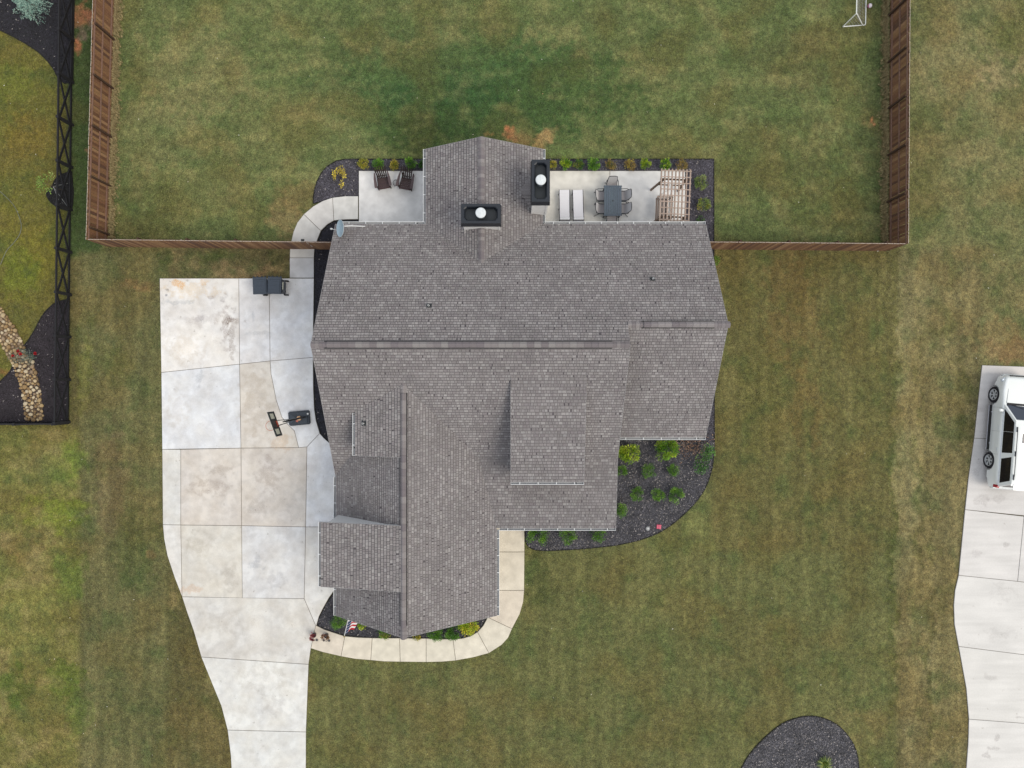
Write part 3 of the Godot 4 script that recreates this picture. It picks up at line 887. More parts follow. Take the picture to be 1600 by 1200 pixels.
func ridge(house: Node3D, a: Vector3, b: Vector3, slope: float, vent_from: float, vent_to: float, list: Array) -> void:   # metres along the ridge that carry a vent
	var ln := a.distance_to(b)
	var dirn := (b - a).normalized()
	var ba := Basis(Vector3.UP.cross(dirn).normalized(), Vector3.UP, dirn)
	var flat := []; var vent := []
	for k in 5:
		var c := vary([S(136, 129, 132), S(144, 138, 140), S(128, 121, 125), S(154, 149, 150), S(133, 126, 129)][k], 0.03)
		flat.append(cap_mesh(0.28, 0.20, 0.13 * slope - 0.005, 0.012, c))
		vent.append(cap_mesh(0.25, 0.30, 0.11 * slope - 0.045, 0.055, c))
	var t := 0.1
	while t < ln:
		var on: bool = t > vent_from and t < vent_to
		var step := 0.30 if on else 0.17
		var m: Mesh = vent[rng.randi() % 5] if on else flat[rng.randi() % 5]
		list.append([m, Transform3D(ba, a + dirn * (t + (0.05 if on else 0.0)) + Vector3.UP * (0.03 if on else 0.028))])
		t += step
	if vent_to > vent_from:
		var v := MB.new()
		v.col = S(30, 29, 31)  # vent sides coloured near black, painting in the shade under the caps
		var mid := a + dirn * (vent_from + vent_to) * 0.5
		for sd in [-1.0, 1.0]:
			var off: Vector3 = ba.x * sd * 0.138
			v.box(Transform3D(ba, mid + off + Vector3.UP * (0.022 - 0.13 * slope)), Vector3(0.05, 0.085, vent_to - vent_from + 0.12))
		obj("ridge_vent", v, M.black_metal, house)

func gutter(house: Node3D, a: Vector3, b: Vector3, outd: Vector3) -> void:
	var dirn := (b - a).normalized(); var ln := a.distance_to(b)
	var ba := Basis(outd, Vector3.UP, dirn)
	if ba.determinant() < 0.0:
		ba = Basis(outd, Vector3.UP, -dirn)
	var mid := (a + b) * 0.5
	var m := MB.new()
	m.col = S(170, 172, 175)                                        # shade within the white channel, painted into its inner faces
	m.box(Transform3D(ba, mid + outd * 0.012 - Vector3.UP * 0.07), Vector3(0.012, 0.11, ln))
	m.box(Transform3D(ba, mid + outd * 0.065 - Vector3.UP * 0.125), Vector3(0.094, 0.012, ln))
	m.col = S(222, 225, 228)
	m.box(Transform3D(ba, mid + outd * 0.118 - Vector3.UP * 0.075), Vector3(0.012, 0.11, ln))
	m.box(Transform3D(ba, mid + outd * 0.114 - Vector3.UP * 0.014), Vector3(0.020, 0.012, ln))
	for k in [a + dirn * 0.008, b - dirn * 0.008]:
		m.box(Transform3D(ba, k + outd * 0.065 - Vector3.UP * 0.072), Vector3(0.092, 0.09, 0.012))
	var o := obj("gutter", m, M.gutter, house)
	var h := MB.new()
	h.col = S(236, 239, 242)
	h.box(Transform3D(), Vector3(0.11, 0.016, 0.026))
	var hm := h.mesh(M.gutter); var hl := []
	var cnt := maxi(2, int(ln / 0.75))
	for i in cnt:
		hl.append([hm, Transform3D(ba, a + dirn * ln * (i + 0.5) / cnt + outd * 0.06 - Vector3.UP * 0.012)])
	pieces("hanger", hl, o)
	var dn := MB.new()
	dn.col = S(24, 25, 27)
	var xf := Transform3D(ba, b - dirn * 0.35 + outd * 0.06 - Vector3.UP * 0.117)
	dn.lathe([Vector2(0.035, 0), Vector2(0.035, 0.004), Vector2(0.0, 0.004)], 10, xf)
	obj("outlet", dn, M.black_metal, o)

func wall_run(house: Node3D, pts: Array, y0: float, tops: Array, called := "wall", tone := Color(-1, 0, 0)) -> void:   # outer wall skins 0.12 thick round an outline, each run with its own top heights
	for i in tops.size():
		var a: Vector2 = pts[i]; var b: Vector2 = pts[(i + 1) % pts.size()]
		var t: Array = tops[i]                                    # [fraction, height] pairs
		var m := MB.new()
		m.col = S(228, 231, 234) if tone.r < 0.0 else tone
		var dirn := (b - a).normalized(); var nn := Vector2(dirn.y, -dirn.x) * 0.06
		for k in t.size() - 1:
			var p := a.lerp(b, t[k][0]); var q := a.lerp(b, t[k + 1][0])
			var c := []
			for sd in [1.0, -1.0]:
				for e in [[p, y0], [q, y0], [q, t[k + 1][1]], [p, t[k][1]]]:
					var w: Vector2 = e[0] + nn * sd
					c.append(Vector3(w.x, e[1], w.y))
			var ctr := Vector3.ZERO
			for e in c:
				ctr += e / 8.0
			m.orient([c[0], c[1], c[2], c[3]], ctr); m.orient([c[4], c[5], c[6], c[7]], ctr)
			m.orient([c[3], c[2], c[6], c[7]], ctr)
			if k == 0:
				m.orient([c[0], c[3], c[7], c[4]], ctr)
			if k == t.size() - 2:
				m.orient([c[1], c[2], c[6], c[5]], ctr)
		obj(called, m, M.white_paint, house)

func make_house() -> void:
	for e in [[143, 137, 139], [146, 141, 142], [149, 144, 145], [152, 147, 148], [154, 149, 150], [158, 154, 154], [168, 164, 164], [163, 159, 160], [144, 139, 140], [148, 143, 144], [141, 136, 137]]:
		tab_tones.append(S(e[0], e[1], e[2]))
	var h := thing("house", "large white house under grey brown shingle roofs, with two chimneys and shed dormers", "house")
	var XL := -8.45; var XM := 4.97; var XR := 9.27; var ZN := -7.65; var E := 2.9
	var back := Slope.new(Vector3(0, E, ZN), 0, 0.6667)
	var front := Slope.new(Vector3(0, 6.9, -1.65), 0, -0.6667)
	var right := Slope.new(Vector3(0, 6.3, -2.55), 0, -0.6667)
	var porch := Slope.new(Vector3(0, 3.5, 3.45), 0, -0.1744)
	var wl := Slope.new(Vector3(-4.74, 5.79, 0), 0.7853, 0)
	var wr := Slope.new(Vector3(-4.74, 5.79, 0), -0.7207, 0)
	var pl := Slope.new(Vector3(-1.4, 4.3, 0), 0.5128, 0)
	var pr := Slope.new(Vector3(-1.4, 4.3, 0), -0.4878, 0)
	roof_plane(h, back, [Vector2(XL, ZN), Vector2(XR, ZN), Vector2(XR, -2.55), Vector2(XM, -2.55), Vector2(XM, -1.65), Vector2(XL, -1.65)])
	roof_plane(h, front, [Vector2(XL, -1.65), Vector2(XM, -1.65), Vector2(XM, 3.45), Vector2(-4.74, 3.45), Vector2(-4.74, 4.35), Vector2(XL, 4.35)])
	roof_plane(h, right, [Vector2(4.80, -2.55), Vector2(XR, -2.55), Vector2(XR, 2.55), Vector2(4.80, 2.55)])
	roof_plane(h, porch, [Vector2(-1.75, 3.45), Vector2(XM, 3.45), Vector2(XM, 6.89), Vector2(-0.73, 6.89), Vector2(-1.75, 3.9)])
	roof_plane(h, wl, [Vector2(-4.74, 0.015), Vector2(-4.74, 11.08), Vector2(-8.42, 11.08), Vector2(-8.42, 4.35)])
	roof_plane(h, wr, [Vector2(-4.74, 0.015), Vector2(-1.56, 3.45), Vector2(-0.73, 6.89), Vector2(-0.73, 11.08), Vector2(-4.74, 11.08)])
	roof_plane(h, pl, [Vector2(-1.4, -11.32), Vector2(-1.4, -5.55), Vector2(-4.13, -7.65), Vector2(-4.13, -11.24)])
	roof_plane(h, pr, [Vector2(-1.4, -11.32), Vector2(-1.4, -5.55), Vector2(1.47, -7.65), Vector2(1.47, -11.24)])
	var dr := Slope.new(Vector3(0, 6.0, -0.3), 0, -0.2537)        # wide shed dormer on the front slope
	roof_plane(h, dr, [Vector2(-0.06, -0.3), Vector2(3.24, -0.3), Vector2(3.24, 4.41), Vector2(-0.06, 4.41)])
	var dl := Slope.new(Vector3(-4.74, 5.80, 0), 0.35, 0)         # small shed dormer by the garage ridge
	roof_plane(h, dl, [Vector2(-4.74, 0.02), Vector2(-4.74, 3.21), Vector2(-7.02, 3.21), Vector2(-7.02, 1.21)])
	var dg := Slope.new(Vector3(-4.74, 5.80, 0), 0.207, 0)        # long shed dormer over the garage doors
	roof_plane(h, dg, [Vector2(-4.74, 6.18), Vector2(-4.74, 9.07), Vector2(-8.55, 9.07), Vector2(-8.55, 6.18)])

	# ridges
	var caps := []
	ridge(h, Vector3(XL, 6.9, -1.65), Vector3(XM, 6.9, -1.65), 0.667, 0.62, 12.6, caps)
	ridge(h, Vector3(XM, 6.3, -2.55), Vector3(XR, 6.3, -2.55), 0.667, 0.65, 3.65, caps)
	ridge(h, Vector3(-4.74, 5.79, -0.1), Vector3(-4.74, 5.79, 11.08), 0.75, 0.55, 10.6, caps)
	ridge(h, Vector3(-1.4, 4.3, -11.32), Vector3(-1.4, 4.3, -5.6), 0.5, 99.0, 0.0, caps)
	pieces("ridge_cap", caps, h)
	# gutters
	gutter(h, Vector3(-8.2, E, ZN), Vector3(-4.2, E, ZN), Vector3(0, 0, -1))
	gutter(h, Vector3(1.6, E, ZN), Vector3(XR, E, ZN), Vector3(0, 0, -1))
	gutter(h, Vector3(-4.13, E, ZN - 0.1), Vector3(-4.13, E, -11.24), Vector3(-1, 0, 0))
	gutter(h, Vector3(1.47, E, -11.24), Vector3(1.47, E, ZN - 0.1), Vector3(1, 0, 0))
	gutter(h, Vector3(XM + 0.05, E, 2.55), Vector3(XR, E, 2.55), Vector3(0, 0, 1))
	gutter(h, Vector3(-0.6, E, 6.89), Vector3(XM, E, 6.89), Vector3(0, 0, 1))
	gutter(h, Vector3(-0.73, E, 6.98), Vector3(-0.73, E, 11.08), Vector3(1, 0, 0))
	gutter(h, Vector3(-8.42, E, 4.45), Vector3(-8.42, E, 11.08), Vector3(-1, 0, 0))
	gutter(h, Vector3(-7.02, 5.0, 1.3), Vector3(-7.02, 5.0, 3.21), Vector3(-1, 0, 0))
	gutter(h, Vector3(-8.55, 5.01, 6.18), Vector3(-8.55, 5.01, 9.07), Vector3(-1, 0, 0))
	gutter(h, Vector3(-0.06, 4.805, 4.41), Vector3(3.24, 4.805, 4.41), Vector3(0, 0, 1))
	# rake trim: thin metal drip edges down the gables
	for e in [[back, Vector2(XL, ZN), Vector2(XL, -1.65)], [front, Vector2(XL, -1.65), Vector2(XL, 4.3)], [back, Vector2(XR, ZN), Vector2(XR, -2.55)], [right, Vector2(XR, -2.55), Vector2(XR, 2.55)], [front, Vector2(XM, -1.65), Vector2(XM, 3.45)], [porch, Vector2(XM, 3.45), Vector2(XM, 6.89)],
			[wl, Vector2(-8.42, 11.08), Vector2(-4.74, 11.08)], [wr, Vector2(-4.74, 11.08), Vector2(-0.73, 11.08)], [pl, Vector2(-4.13, -11.24), Vector2(-1.4, -11.32)], [pr, Vector2(-1.4, -11.32), Vector2(1.47, -11.24)], [dg, Vector2(-8.55, 6.18), Vector2(-4.8, 6.18)], [dg, Vector2(-8.55, 9.07), Vector2(-4.8, 9.07)], [dl, Vector2(-7.02, 3.21), Vector2(-4.8, 3.21)], [dr, Vector2(3.24, 4.41), Vector2(3.24, 0.3)], [dr, Vector2(-0.06, 4.41), Vector2(-0.06, 0.3)]]:
		var rk := MB.new()
		rk.col = S(150, 150, 152)
		rk.bar(e[0].at(e[1]) + Vector3.UP * 0.002, e[0].at(e[2]) + Vector3.UP * 0.002, 0.014, 0.03)
		obj("drip_edge", rk, M.gutter, h)
	# walls under the eaves
	wall_run(h, [Vector2(4.55, -7.2), Vector2(-8.05, -7.2), Vector2(-8.05, 3.2), Vector2(4.55, 3.2)], 0.0, [[[0, 3.0], [1, 3.0]], [[0, 2.99], [0.534, 6.7], [1, 3.4]], [[0, 3.3], [1, 3.3]], [[0, 3.4], [0.466, 6.7], [1, 2.99]]])
	wall_run(h, [Vector2(4.55, -7.2), Vector2(8.87, -7.2), Vector2(8.87, 2.15), Vector2(4.55, 2.15)], 0.0, [[[0, 2.99], [1, 2.99]], [[0, 2.99], [0.497, 6.1], [1, 2.97]], [[0, 2.9], [1, 2.9]]])
	wall_run(h, [Vector2(-8.0, 3.2), Vector2(-8.0, 10.66), Vector2(-1.1, 10.66), Vector2(-1.1, 3.2)], 0.0, [[[0, 3.0], [1, 3.0]], [[0, 3.0], [0.472, 5.6], [1, 2.98]], [[0, 2.95], [1, 2.95]]])
	wall_run(h, [Vector2(-0.02 + 0.12, 4.16), Vector2(0.1, 0.6), Vector2(3.08, 0.6), Vector2(3.08, 4.16)], 3.2, [[[0, 4.69], [1, 5.58]]])
	wall_run(h, [Vector2(3.08, 0.6), Vector2(3.08, 4.16), Vector2(0.1, 4.16)], 3.2, [[[0, 5.58], [1, 4.69]], [[0, 4.69], [1, 4.69]]])
	wall_run(h, [Vector2(-6.8, 1.2), Vector2(-6.8, 3.08), Vector2(-4.8, 3.08)], 3.5, [[[0, 4.91], [1, 4.91]], [[0, 4.91], [1, 5.6]]])
	wall_run(h, [Vector2(-4.9, 6.30), Vector2(-8.28, 6.30), Vector2(-8.28, 8.94), Vector2(-4.9, 8.94)], 2.7, [[[0, 5.58], [1, 4.88]], [[0, 4.88], [1, 4.88]], [[0, 4.88], [1, 5.58]]])
	# covered porch fronts: posts on their slabs
	for e in [[Vector3(-0.35, 0, 6.55), 2.75], [Vector3(1.4, 0, 6.55), 2.75], [Vector3(3.1, 0, 6.55), 2.75], [Vector3(4.65, 0, 6.55), 2.75], [Vector3(-3.75, 0, -10.9), 2.85], [Vector3(1.1, 0, -10.9), 2.85], [Vector3(-1.4, 0, -10.9), 2.85]]:
		var m := MB.new()
		m.col = S(230, 232, 234)
		m.box(Transform3D(Basis(), e[0] + Vector3.UP * (e[1] * 0.5)), Vector3(0.2, e[1], 0.2), 0.01)
		obj("porch_post", m, M.white_paint, h)
	for e in [[-0.6, 3.3, 4.8, 6.75], [-3.95, -11.1, 1.3, -7.28]]:
		var m := MB.new()
		m.col = S(214, 210, 204)
		var pp := PackedVector2Array([Vector2(e[0], e[1]), Vector2(e[2], e[1]), Vector2(e[2], e[3]), Vector2(e[0], e[3])])
		block_grass(pp)
		m.prism(pp, -0.1, 0.13, 0.012)
		obj("porch_floor", m, M.concrete, h)
	for e in [[-3.9, -11.0, -1.4, -11.0, 2.85, 4.15], [-1.4, -11.0, 1.25, -11.0, 4.15, 2.85]]:
		var m := MB.new()
		m.col = S(228, 231, 234)
		m.orient([Vector3(e[0], 2.7, e[1]), Vector3(e[2], 2.7, e[3]), Vector3(e[2], e[5], e[3]), Vector3(e[0], e[4], e[1])], Vector3(0, 3, 0))
		m.orient([Vector3(e[0], 2.7, e[1] + 0.1), Vector3(e[2], 2.7, e[3] + 0.1), Vector3(e[2], e[5], e[3] + 0.1), Vector3(e[0], e[4], e[1] + 0.1)], Vector3(0, 3, -30))
		m.orient([Vector3(e[0], 2.7, e[1]), Vector3(e[2], 2.7, e[3]), Vector3(e[2], 2.7, e[3] + 0.1), Vector3(e[0], 2.7, e[1] + 0.1)], Vector3(0, 9, -11))
		obj("gable_wall", m, M.white_paint, h)
	block_grass(PackedVector2Array([Vector2(-8.05, -7.2), Vector2(8.87, -7.2), Vector2(8.87, 2.15), Vector2(4.6, 2.15), Vector2(4.6, 6.6), Vector2(-1.1, 6.6), Vector2(-1.1, 10.66), Vector2(-8.0, 10.66)]))

	chimney(h, Rect2(-2.24, -7.95, 1.73, 0.86), 5.45, 3.2)
	chimney(h, Rect2(0.87, -9.90, 0.79, 1.86), 5.45, 0.05)
	# cricket behind the side chimney
	var ck := MB.new()
	ck.col = tab_tones[1]
	var ap := Vector3(0.36, pr.y(0.36, 0) + 0.03, -9.1); var c0 := Vector3(0.9, ap.y - 0.02, -9.1)
	var n0 := Vector3(0.9, pr.y(0.9, 0) + 0.01, -9.93); var s0 := Vector3(0.9, pr.y(0.9, 0) + 0.01, -8.25)
	ck.orient([ap, c0, n0], ap - Vector3.UP * 3.0); ck.orient([ap, c0, s0], ap - Vector3.UP * 3.0)
	for k in 5:                                                  # its courses
		var t := (k + 1) / 6.0
		ck.col = vary(tab_tones[k % 5], 0.05)
		for e in [n0, s0]:
			ck.bar(ap.lerp(e, t) + Vector3.UP * 0.012, c0.lerp(e, t) + Vector3.UP * 0.012, 0.11, 0.016)
	obj("cricket", ck, M.shingle, h)
	# plumbing vents through the roof
	for e in [[670, 477.5, back], [1020, 435.5, back], [568, 661.5, dl]]:
		var s: Slope = e[2]
		var hh := 5.0
		var q := Vector3.ZERO
		for it in 8:
			q = g(e[0], e[1], hh)
			hh = s.y(q.x, q.z) + 0.12
		var foot := Vector3(q.x, s.y(q.x, q.z), q.z)
		var m := MB.new()
		m.col = S(52, 56, 60)
		var nn := Vector3(-s.gx, 1, -s.gz).normalized()
		var bx := nn.cross(Vector3.FORWARD).normalized()
		m.box(Transform3D(Basis(bx, nn, bx.cross(nn)), foot + nn * 0.026), Vector3(0.24, 0.012, 0.24), 0.004)
		m.lathe([Vector2(0.085, 0.0), Vector2(0.05, 0.09), Vector2(0.05, 0.1)], 12, Transform3D(Basis(), foot + Vector3.UP * 0.02))
		var o := obj("vent_flashing", m, M.black_metal, h)
		var pm := MB.new()
		pm.col = S(225, 228, 230)
		pm.lathe([Vector2(0.038, 0.0), Vector2(0.038, 0.28), Vector2(0.028, 0.28), Vector2(0.028, 0.1), Vector2(0.0, 0.1)], 12, Transform3D(Basis(), foot + Vector3.UP * 0.02))
		obj("vent_pipe", pm, M.gutter, o)

func chimney(house: Node3D, r: Rect2, top: float, foot: float) -> void:
	var cx := r.get_center().x; var cz := r.get_center().y
	var w := r.size.x; var l := r.size.y
	var m := MB.new()
	m.col = S(255, 255, 255)
	m.box(Transform3D(Basis(), Vector3(cx, (foot + top - 0.5) * 0.5, cz)), Vector3(w - 0.10, top - 0.5 - foot, l - 0.10))
	for sx in [-1.0, 1.0]:
		for sz in [-1.0, 1.0]:                                   # corner boards
			m.box(Transform3D(Basis(), Vector3(cx + sx * (w * 0.5 - 0.075), (foot + top - 0.5) * 0.5, cz + sz * (l * 0.5 - 0.075))), Vector3(0.08, top - 0.5 - foot, 0.08))
	var o := obj("chimney", m, M.white_paint, house)
	# black sheet metal cap: flared skirt, flat rim, sunk pan with cut corners
	var c := MB.new()
	c.col = S(26, 34, 46)
	var rings := []
	for e in [[0.04, top - 0.50, 0.0], [0.035, top - 0.36, 0.0], [0.0, top - 0.06, 0.0], [0.0, top, 0.0], [-0.11, top, 0.10], [-0.14, top - 0.03, 0.10], [-0.17, top - 0.26, 0.12]]:
		var hx: float = w * 0.5 + e[0]; var hz: float = l * 0.5 + e[0]; var cc: float = maxf(e[2], 0.012)
		var q := []
		for k in [[hx, hz - cc], [hx - cc, hz], [-hx + cc, hz], [-hx, hz - cc], [-hx, -hz + cc], [-hx + cc, -hz], [hx - cc, -hz], [hx, -hz + cc]]:
			q.append(Vector3(cx + k[0], e[1], cz + k[1]))
		rings.append(q)
	for i in rings.size() - 1:
		for k in 8:
			var j := (k + 1) % 8
			var f := [rings[i][k], rings[i][j], rings[i + 1][j], rings[i + 1][k]]
			var ctr := Vector3(cx, f[0].y, cz)
			if i < 3:
				c.orient(f, ctr)
			elif i == 3:
				c.orient(f, f[0] - Vector3.UP)
			else:
				c.orient(f, f[0] + (f[0] - ctr) * 2.0 - Vector3.UP)
	c.col = S(20, 27, 37)
	c.orient(rings[6].duplicate(), Vector3(cx, 0, cz))
	obj("chimney_cap", c, M.black_metal, o)
	var f := MB.new()
	f.col = S(120, 128, 138)
	var pan := top - 0.26
	f.lathe([Vector2(0.19, 0), Vector2(0.19, 0.22), Vector2(0.17, 0.24)], 24, Transform3D(Basis(), Vector3(cx, pan, cz)))
	f.col = S(150, 156, 164)
	f.lathe([Vector2(0.17, 0.24), Vector2(0.15, 0.30), Vector2(0.2, 0.33)], 24, Transform3D(Basis(), Vector3(cx, pan, cz)))
	f.col = S(228, 234, 238)
	f.lathe([Vector2(0.2, 0.33), Vector2(0.23, 0.35), Vector2(0.23, 0.40), Vector2(0.20, 0.425), Vector2(0.0, 0.45)], 24, Transform3D(Basis(), Vector3(cx, pan, cz)))
	obj("flue", f, M.steel_white, o)

# ---------------------------------------------------------------- fences
var board_meshes := []
var rail_tone := Color()

func plank_fence(label: String, a: Vector2, b: Vector2, inside: Vector2, skip := Vector2(-1, -1), post_at := 0.0, post_step := 2.42) -> void:
	# upright boards on the outer side, three rails and posts on the inner side
	var ln := a.distance_to(b); var dirn := (b - a) / ln
	var o := thing("plank_fence", label, "fence", Vector3(a.x, 0, a.y))
	var d3 := Vector3(dirn.x, 0, dirn.y); var in3 := Vector3(inside.x, 0, inside.y)
	var ba := Basis(d3, Vector3.UP, d3.cross(Vector3.UP))
	var bd := []
	var t := 0.075
	while t < ln:
		if not (t > skip.x and t < skip.y):
			var tilt := Basis(d3.cross(Vector3.UP), rng.randf_range(-0.008, 0.008))
			bd.append([board_meshes[rng.randi() % board_meshes.size()], Transform3D(tilt * ba, d3 * t + Vector3.UP * rng.randf_range(-0.012, 0.012) + in3 * rng.randf_range(-0.004, 0.004))])
		t += 0.150
	pieces("board", bd, o)
	var posts := []; var rails := []
	var pm := MB.new()
	pm.col = S(82, 58, 42)
	pm.box(Transform3D(Basis(), Vector3(0, 0.86, 0)), Vector3(0.09, 1.72, 0.09), 0.006)
	var pmesh := pm.mesh(M.wood)
	var p := post_at
	var stops := [0.0]
	while p < ln:
		if not (p > skip.x + 0.1 and p < skip.y - 0.1):
			posts.append([pmesh, Transform3D(ba, d3 * p + in3 * 0.105)])
		if p > 0.3:
			stops.append(p)
		p += post_step
	stops.append(ln)
	for i in stops.size() - 1:
		for y in [0.28, 0.98, 1.66]:
			var s0: float = stops[i] + 0.002; var s1: float = stops[i + 1] - 0.002
			if s1 - s0 < 0.05 or ((s0 + s1) * 0.5 > skip.x and (s0 + s1) * 0.5 < skip.y):
				continue
			var rm := MB.new()
			rm.col = vary(rail_tone, 0.1)
			rm.bar(d3 * s0 + Vector3.UP * y + in3 * 0.037, d3 * s1 + Vector3.UP * y + in3 * 0.037, 0.04, 0.088, 0.004)
			rails.append([rm.mesh(M.wood), Transform3D()])
	pieces("post", posts, o)
	pieces("rail", rails, o)

func make_fences() -> void:
	rail_tone = S(150, 116, 100)
	for k in 8:
		var m := MB.new()
		m.col = vary([S(150, 110, 76), S(136, 96, 68), S(166, 126, 88), S(122, 85, 60), S(178, 138, 100), S(144, 102, 74), S(112, 78, 58), S(156, 114, 80)][k], 0.04)
		m.box(Transform3D(Basis(), Vector3(0, 0.905, 0)), Vector3(0.139, 1.81, 0.018), 0.002)
		m.col = S(214, 200, 186)                                  # weathered end grain on top
		m.box(Transform3D(Basis(), Vector3(0, 1.814, 0)), Vector3(0.136, 0.012, 0.022))
		board_meshes.append(m.mesh(M.wood))
	var nw := Vector2(-20.64, -22.2); var sw := Vector2(-21.06, -7.15); var sh := Vector2(-8.12, -6.99)
	var ne := Vector2(19.70, -22.2); var se := Vector2(19.60, -6.93); var eh := Vector2(8.95, -7.03)
	plank_fence("long brown plank fence along the left side of the back yard", sw, nw, Vector2(1, 0.03), Vector2(-1, -1), 0.62, 2.53)
	plank_fence("long brown plank fence along the right side of the back yard", se, ne, Vector2(-1, 0), Vector2(-1, -1), 2.54)
	plank_fence("brown plank fence from the left yard corner to the house, broken by a gate", sw + Vector2(0.08, 0.0), sh, Vector2(0.0124, -1), Vector2(9.42, 10.76), 2.4)
	plank_fence("brown plank fence between the house and the right yard corner", eh, se - Vector2(0.08, 0.0), Vector2(0.009, -1), Vector2(-1, -1), 2.4)
	# the gate across the back walk
	var gt := thing("garden_gate", "brown plank gate across the pale walk behind the driveway", "gate", Vector3(sw.x + 0.08 + 10.09, 0, -7.02))
	var bd := []
	for k in 9:
		bd.append([board_meshes[(k * 3) % 8], Transform3D(Basis(), Vector3(-0.588 + k * 0.147, 0.05, rng.randf_range(-0.003, 0.003)))])
	pieces("board", bd, gt)
	for y in [0.35, 1.6]:
		var m := MB.new()
		m.col = rail_tone
		m.bar(Vector3(-0.64, y, -0.032), Vector3(0.64, y, -0.032), 0.04, 0.09, 0.004)
		obj("rail", m, M.wood, gt)
	var br := MB.new()
	br.col = S(120, 90, 72)
	br.bar(Vector3(-0.58, 0.42, -0.034), Vector3(0.58, 1.53, -0.034), 0.036, 0.09, 0.004)
	obj("brace", br, M.wood, gt)
	var lt := MB.new()
	lt.col = S(34, 34, 36)
	lt.box(Transform3D(Basis(), Vector3(0.55, 1.84, -0.06)), Vector3(0.16, 0.05, 0.16), 0.01)
	obj("latch", lt, M.black_metal, gt)
	# the neighbours' black crossbuck fence
	black_fence("black crossbuck rail fence beside the narrow grass strip, along the neighbouring lawn", Vector2(-23.05, 1.98), Vector2(-22.78, -22.3), 2.13)
	black_fence("black crossbuck rail fence closing the end of the stone bed", Vector2(-23.13, 2.02), Vector2(-31.0, 2.06), 2.2)
	var hs := MB.new()
	hs.col = S(120, 124, 112)
	var path := []
	var pts: Array = smooth_poly([-40, 262, -15, 286, 0, 299, 11, 309, 23, 322, 30, 338, 34, 353, 31, 367, 21, 380, 11, 390, 6, 400, 0, 415, -14, 430], 1)
	for i in range(0, pts.size(), 2):
		path.append(g(pts[i], pts[i + 1], 0.035))
	hs.tube(path, 0.016, 6)
	tag(obj("garden_hose", hs, M.plastic), "thin grey hose lying in a curve on the neighbouring lawn", "hose")

func black_fence(label: String, a: Vector2, b: Vector2, bay: float) -> void:
	var o := thing("crossbuck_fence", label, "fence", Vector3(a.x, 0, a.y))
	var ln := a.distance_to(b); var d := Vector3((b.x - a.x) / ln, 0, (b.y - a.y) / ln)
	var side := d.cross(Vector3.UP)
	var cnt := int(round(ln / bay)); var st := ln / cnt
	var dark := S(27, 29, 34)
	var posts := []; var braces := []
	var pm := MB.new()
	pm.col = dark
	pm.box(Transform3D(Basis(), Vector3(0, 0.62, 0)), Vector3(0.14, 1.24, 0.14), 0.008)
	var pmesh := pm.mesh(M.wood)
	var ba := Basis(d, Vector3.UP, side)
	for i in cnt + 1:
		posts.append([pmesh, Transform3D(ba, d * st * i)])
	pieces("post", posts, o)
	var bm := []
	for k in 2:
		var m := MB.new()
		m.col = dark
		var y0 := 0.22 if k == 0 else 1.06; var y1 := 1.06 if k == 0 else 0.22
		m.bar(Vector3(0.075, y0, 0.026 if k else -0.026), Vector3(st - 0.075, y1, 0.026 if k else -0.026), 0.05, 0.11, 0.003)
		bm.append(m.mesh(M.wood))
	for i in cnt:
		for k in 2:
			braces.append([bm[k], Transform3D(ba, d * st * i)])
	pieces("brace", braces, o)
	var rails := []
	for y in [0.16, 1.15]:
		for i in cnt:
			var m := MB.new()
			m.col = dark
			m.bar(d * (st * i + 0.071) + Vector3.UP * y, d * (st * (i + 1) - 0.071) + Vector3.UP * y, 0.06, 0.10, 0.004)
			rails.append([m.mesh(M.wood), Transform3D()])
	pieces("rail", rails, o)
	# thin wire mesh stapled on the inner side
	var w := MB.new()
	w.col = S(30, 32, 36)
	var q := 0.0
	while q < ln:
		w.bar(d * q + side * 0.065 + Vector3.UP * 0.08, d * q + side * 0.065 + Vector3.UP * 1.15, 0.004, 0.004)
		q += 0.1
	for k in 11:
		var y := 0.1 + k * 0.1
		w.bar(side * 0.065 + Vector3.UP * y, d * ln + side * 0.065 + Vector3.UP * y, 0.004, 0.004)
	var wo := obj("wire_mesh", w, M.metal, o)
	wo.set_meta("kind", "stuff")

# ---------------------------------------------------------------- river stones
func make_stones() -> void:
	var p := PackedVector2Array()
	for i in [[-30, 440], [-8, 470], [0, 478], [12, 495], [25, 515], [36, 535], [40, 550], [52, 565], [58, 585], [64, 610], [67, 640], [68, 656], [41, 656], [40, 645], [36, 620], [30, 595], [22, 572], [10, 553], [0, 535], [-30, 500]]:
		var e := g(i[0], i[1])
		p.append(Vector2(e.x, e.z))
	var base := MB.new()
	base.col = S(112, 92, 70)
	base.prism(p, -0.05, 0.022)
	block_grass(p)
	var o := struct("stone_drain", base, M.mulch)
	var b := MB.new()
	var placed := []
	var tries := 0
	while placed.size() < 720 and tries < 30000:
		tries += 1
		var q := Vector2(rng.randf_range(-27.9, -24.3), rng.randf_range(-5.4, 1.9))
		if not Geometry2D.is_point_in_polygon(q, p):
			continue
		var r := rng.randf_range(0.075, 0.135) if tries < 16000 else rng.randf_range(0.045, 0.08)
		var ok := true
		for e in placed:
			if q.distance_to(Vector2(e.x, e.y)) < (r + e.z) * 0.84:
				ok = false
				break
		if ok:
			placed.append(Vector3(q.x, q.y, r))
	for e in placed:
		b.col = vary([S(186, 160, 118), S(206, 184, 146), S(168, 138, 96), S(160, 138, 112), S(214, 198, 168), S(146, 120, 84)][rng.randi() % 6], 0.1)
		stone(b, Vector3(e.x, 0.02 + e.z * 0.35, e.y), e.z)
	var so := obj("river_stones", b, M.stone, o)
	so.set_meta("kind", "stuff")

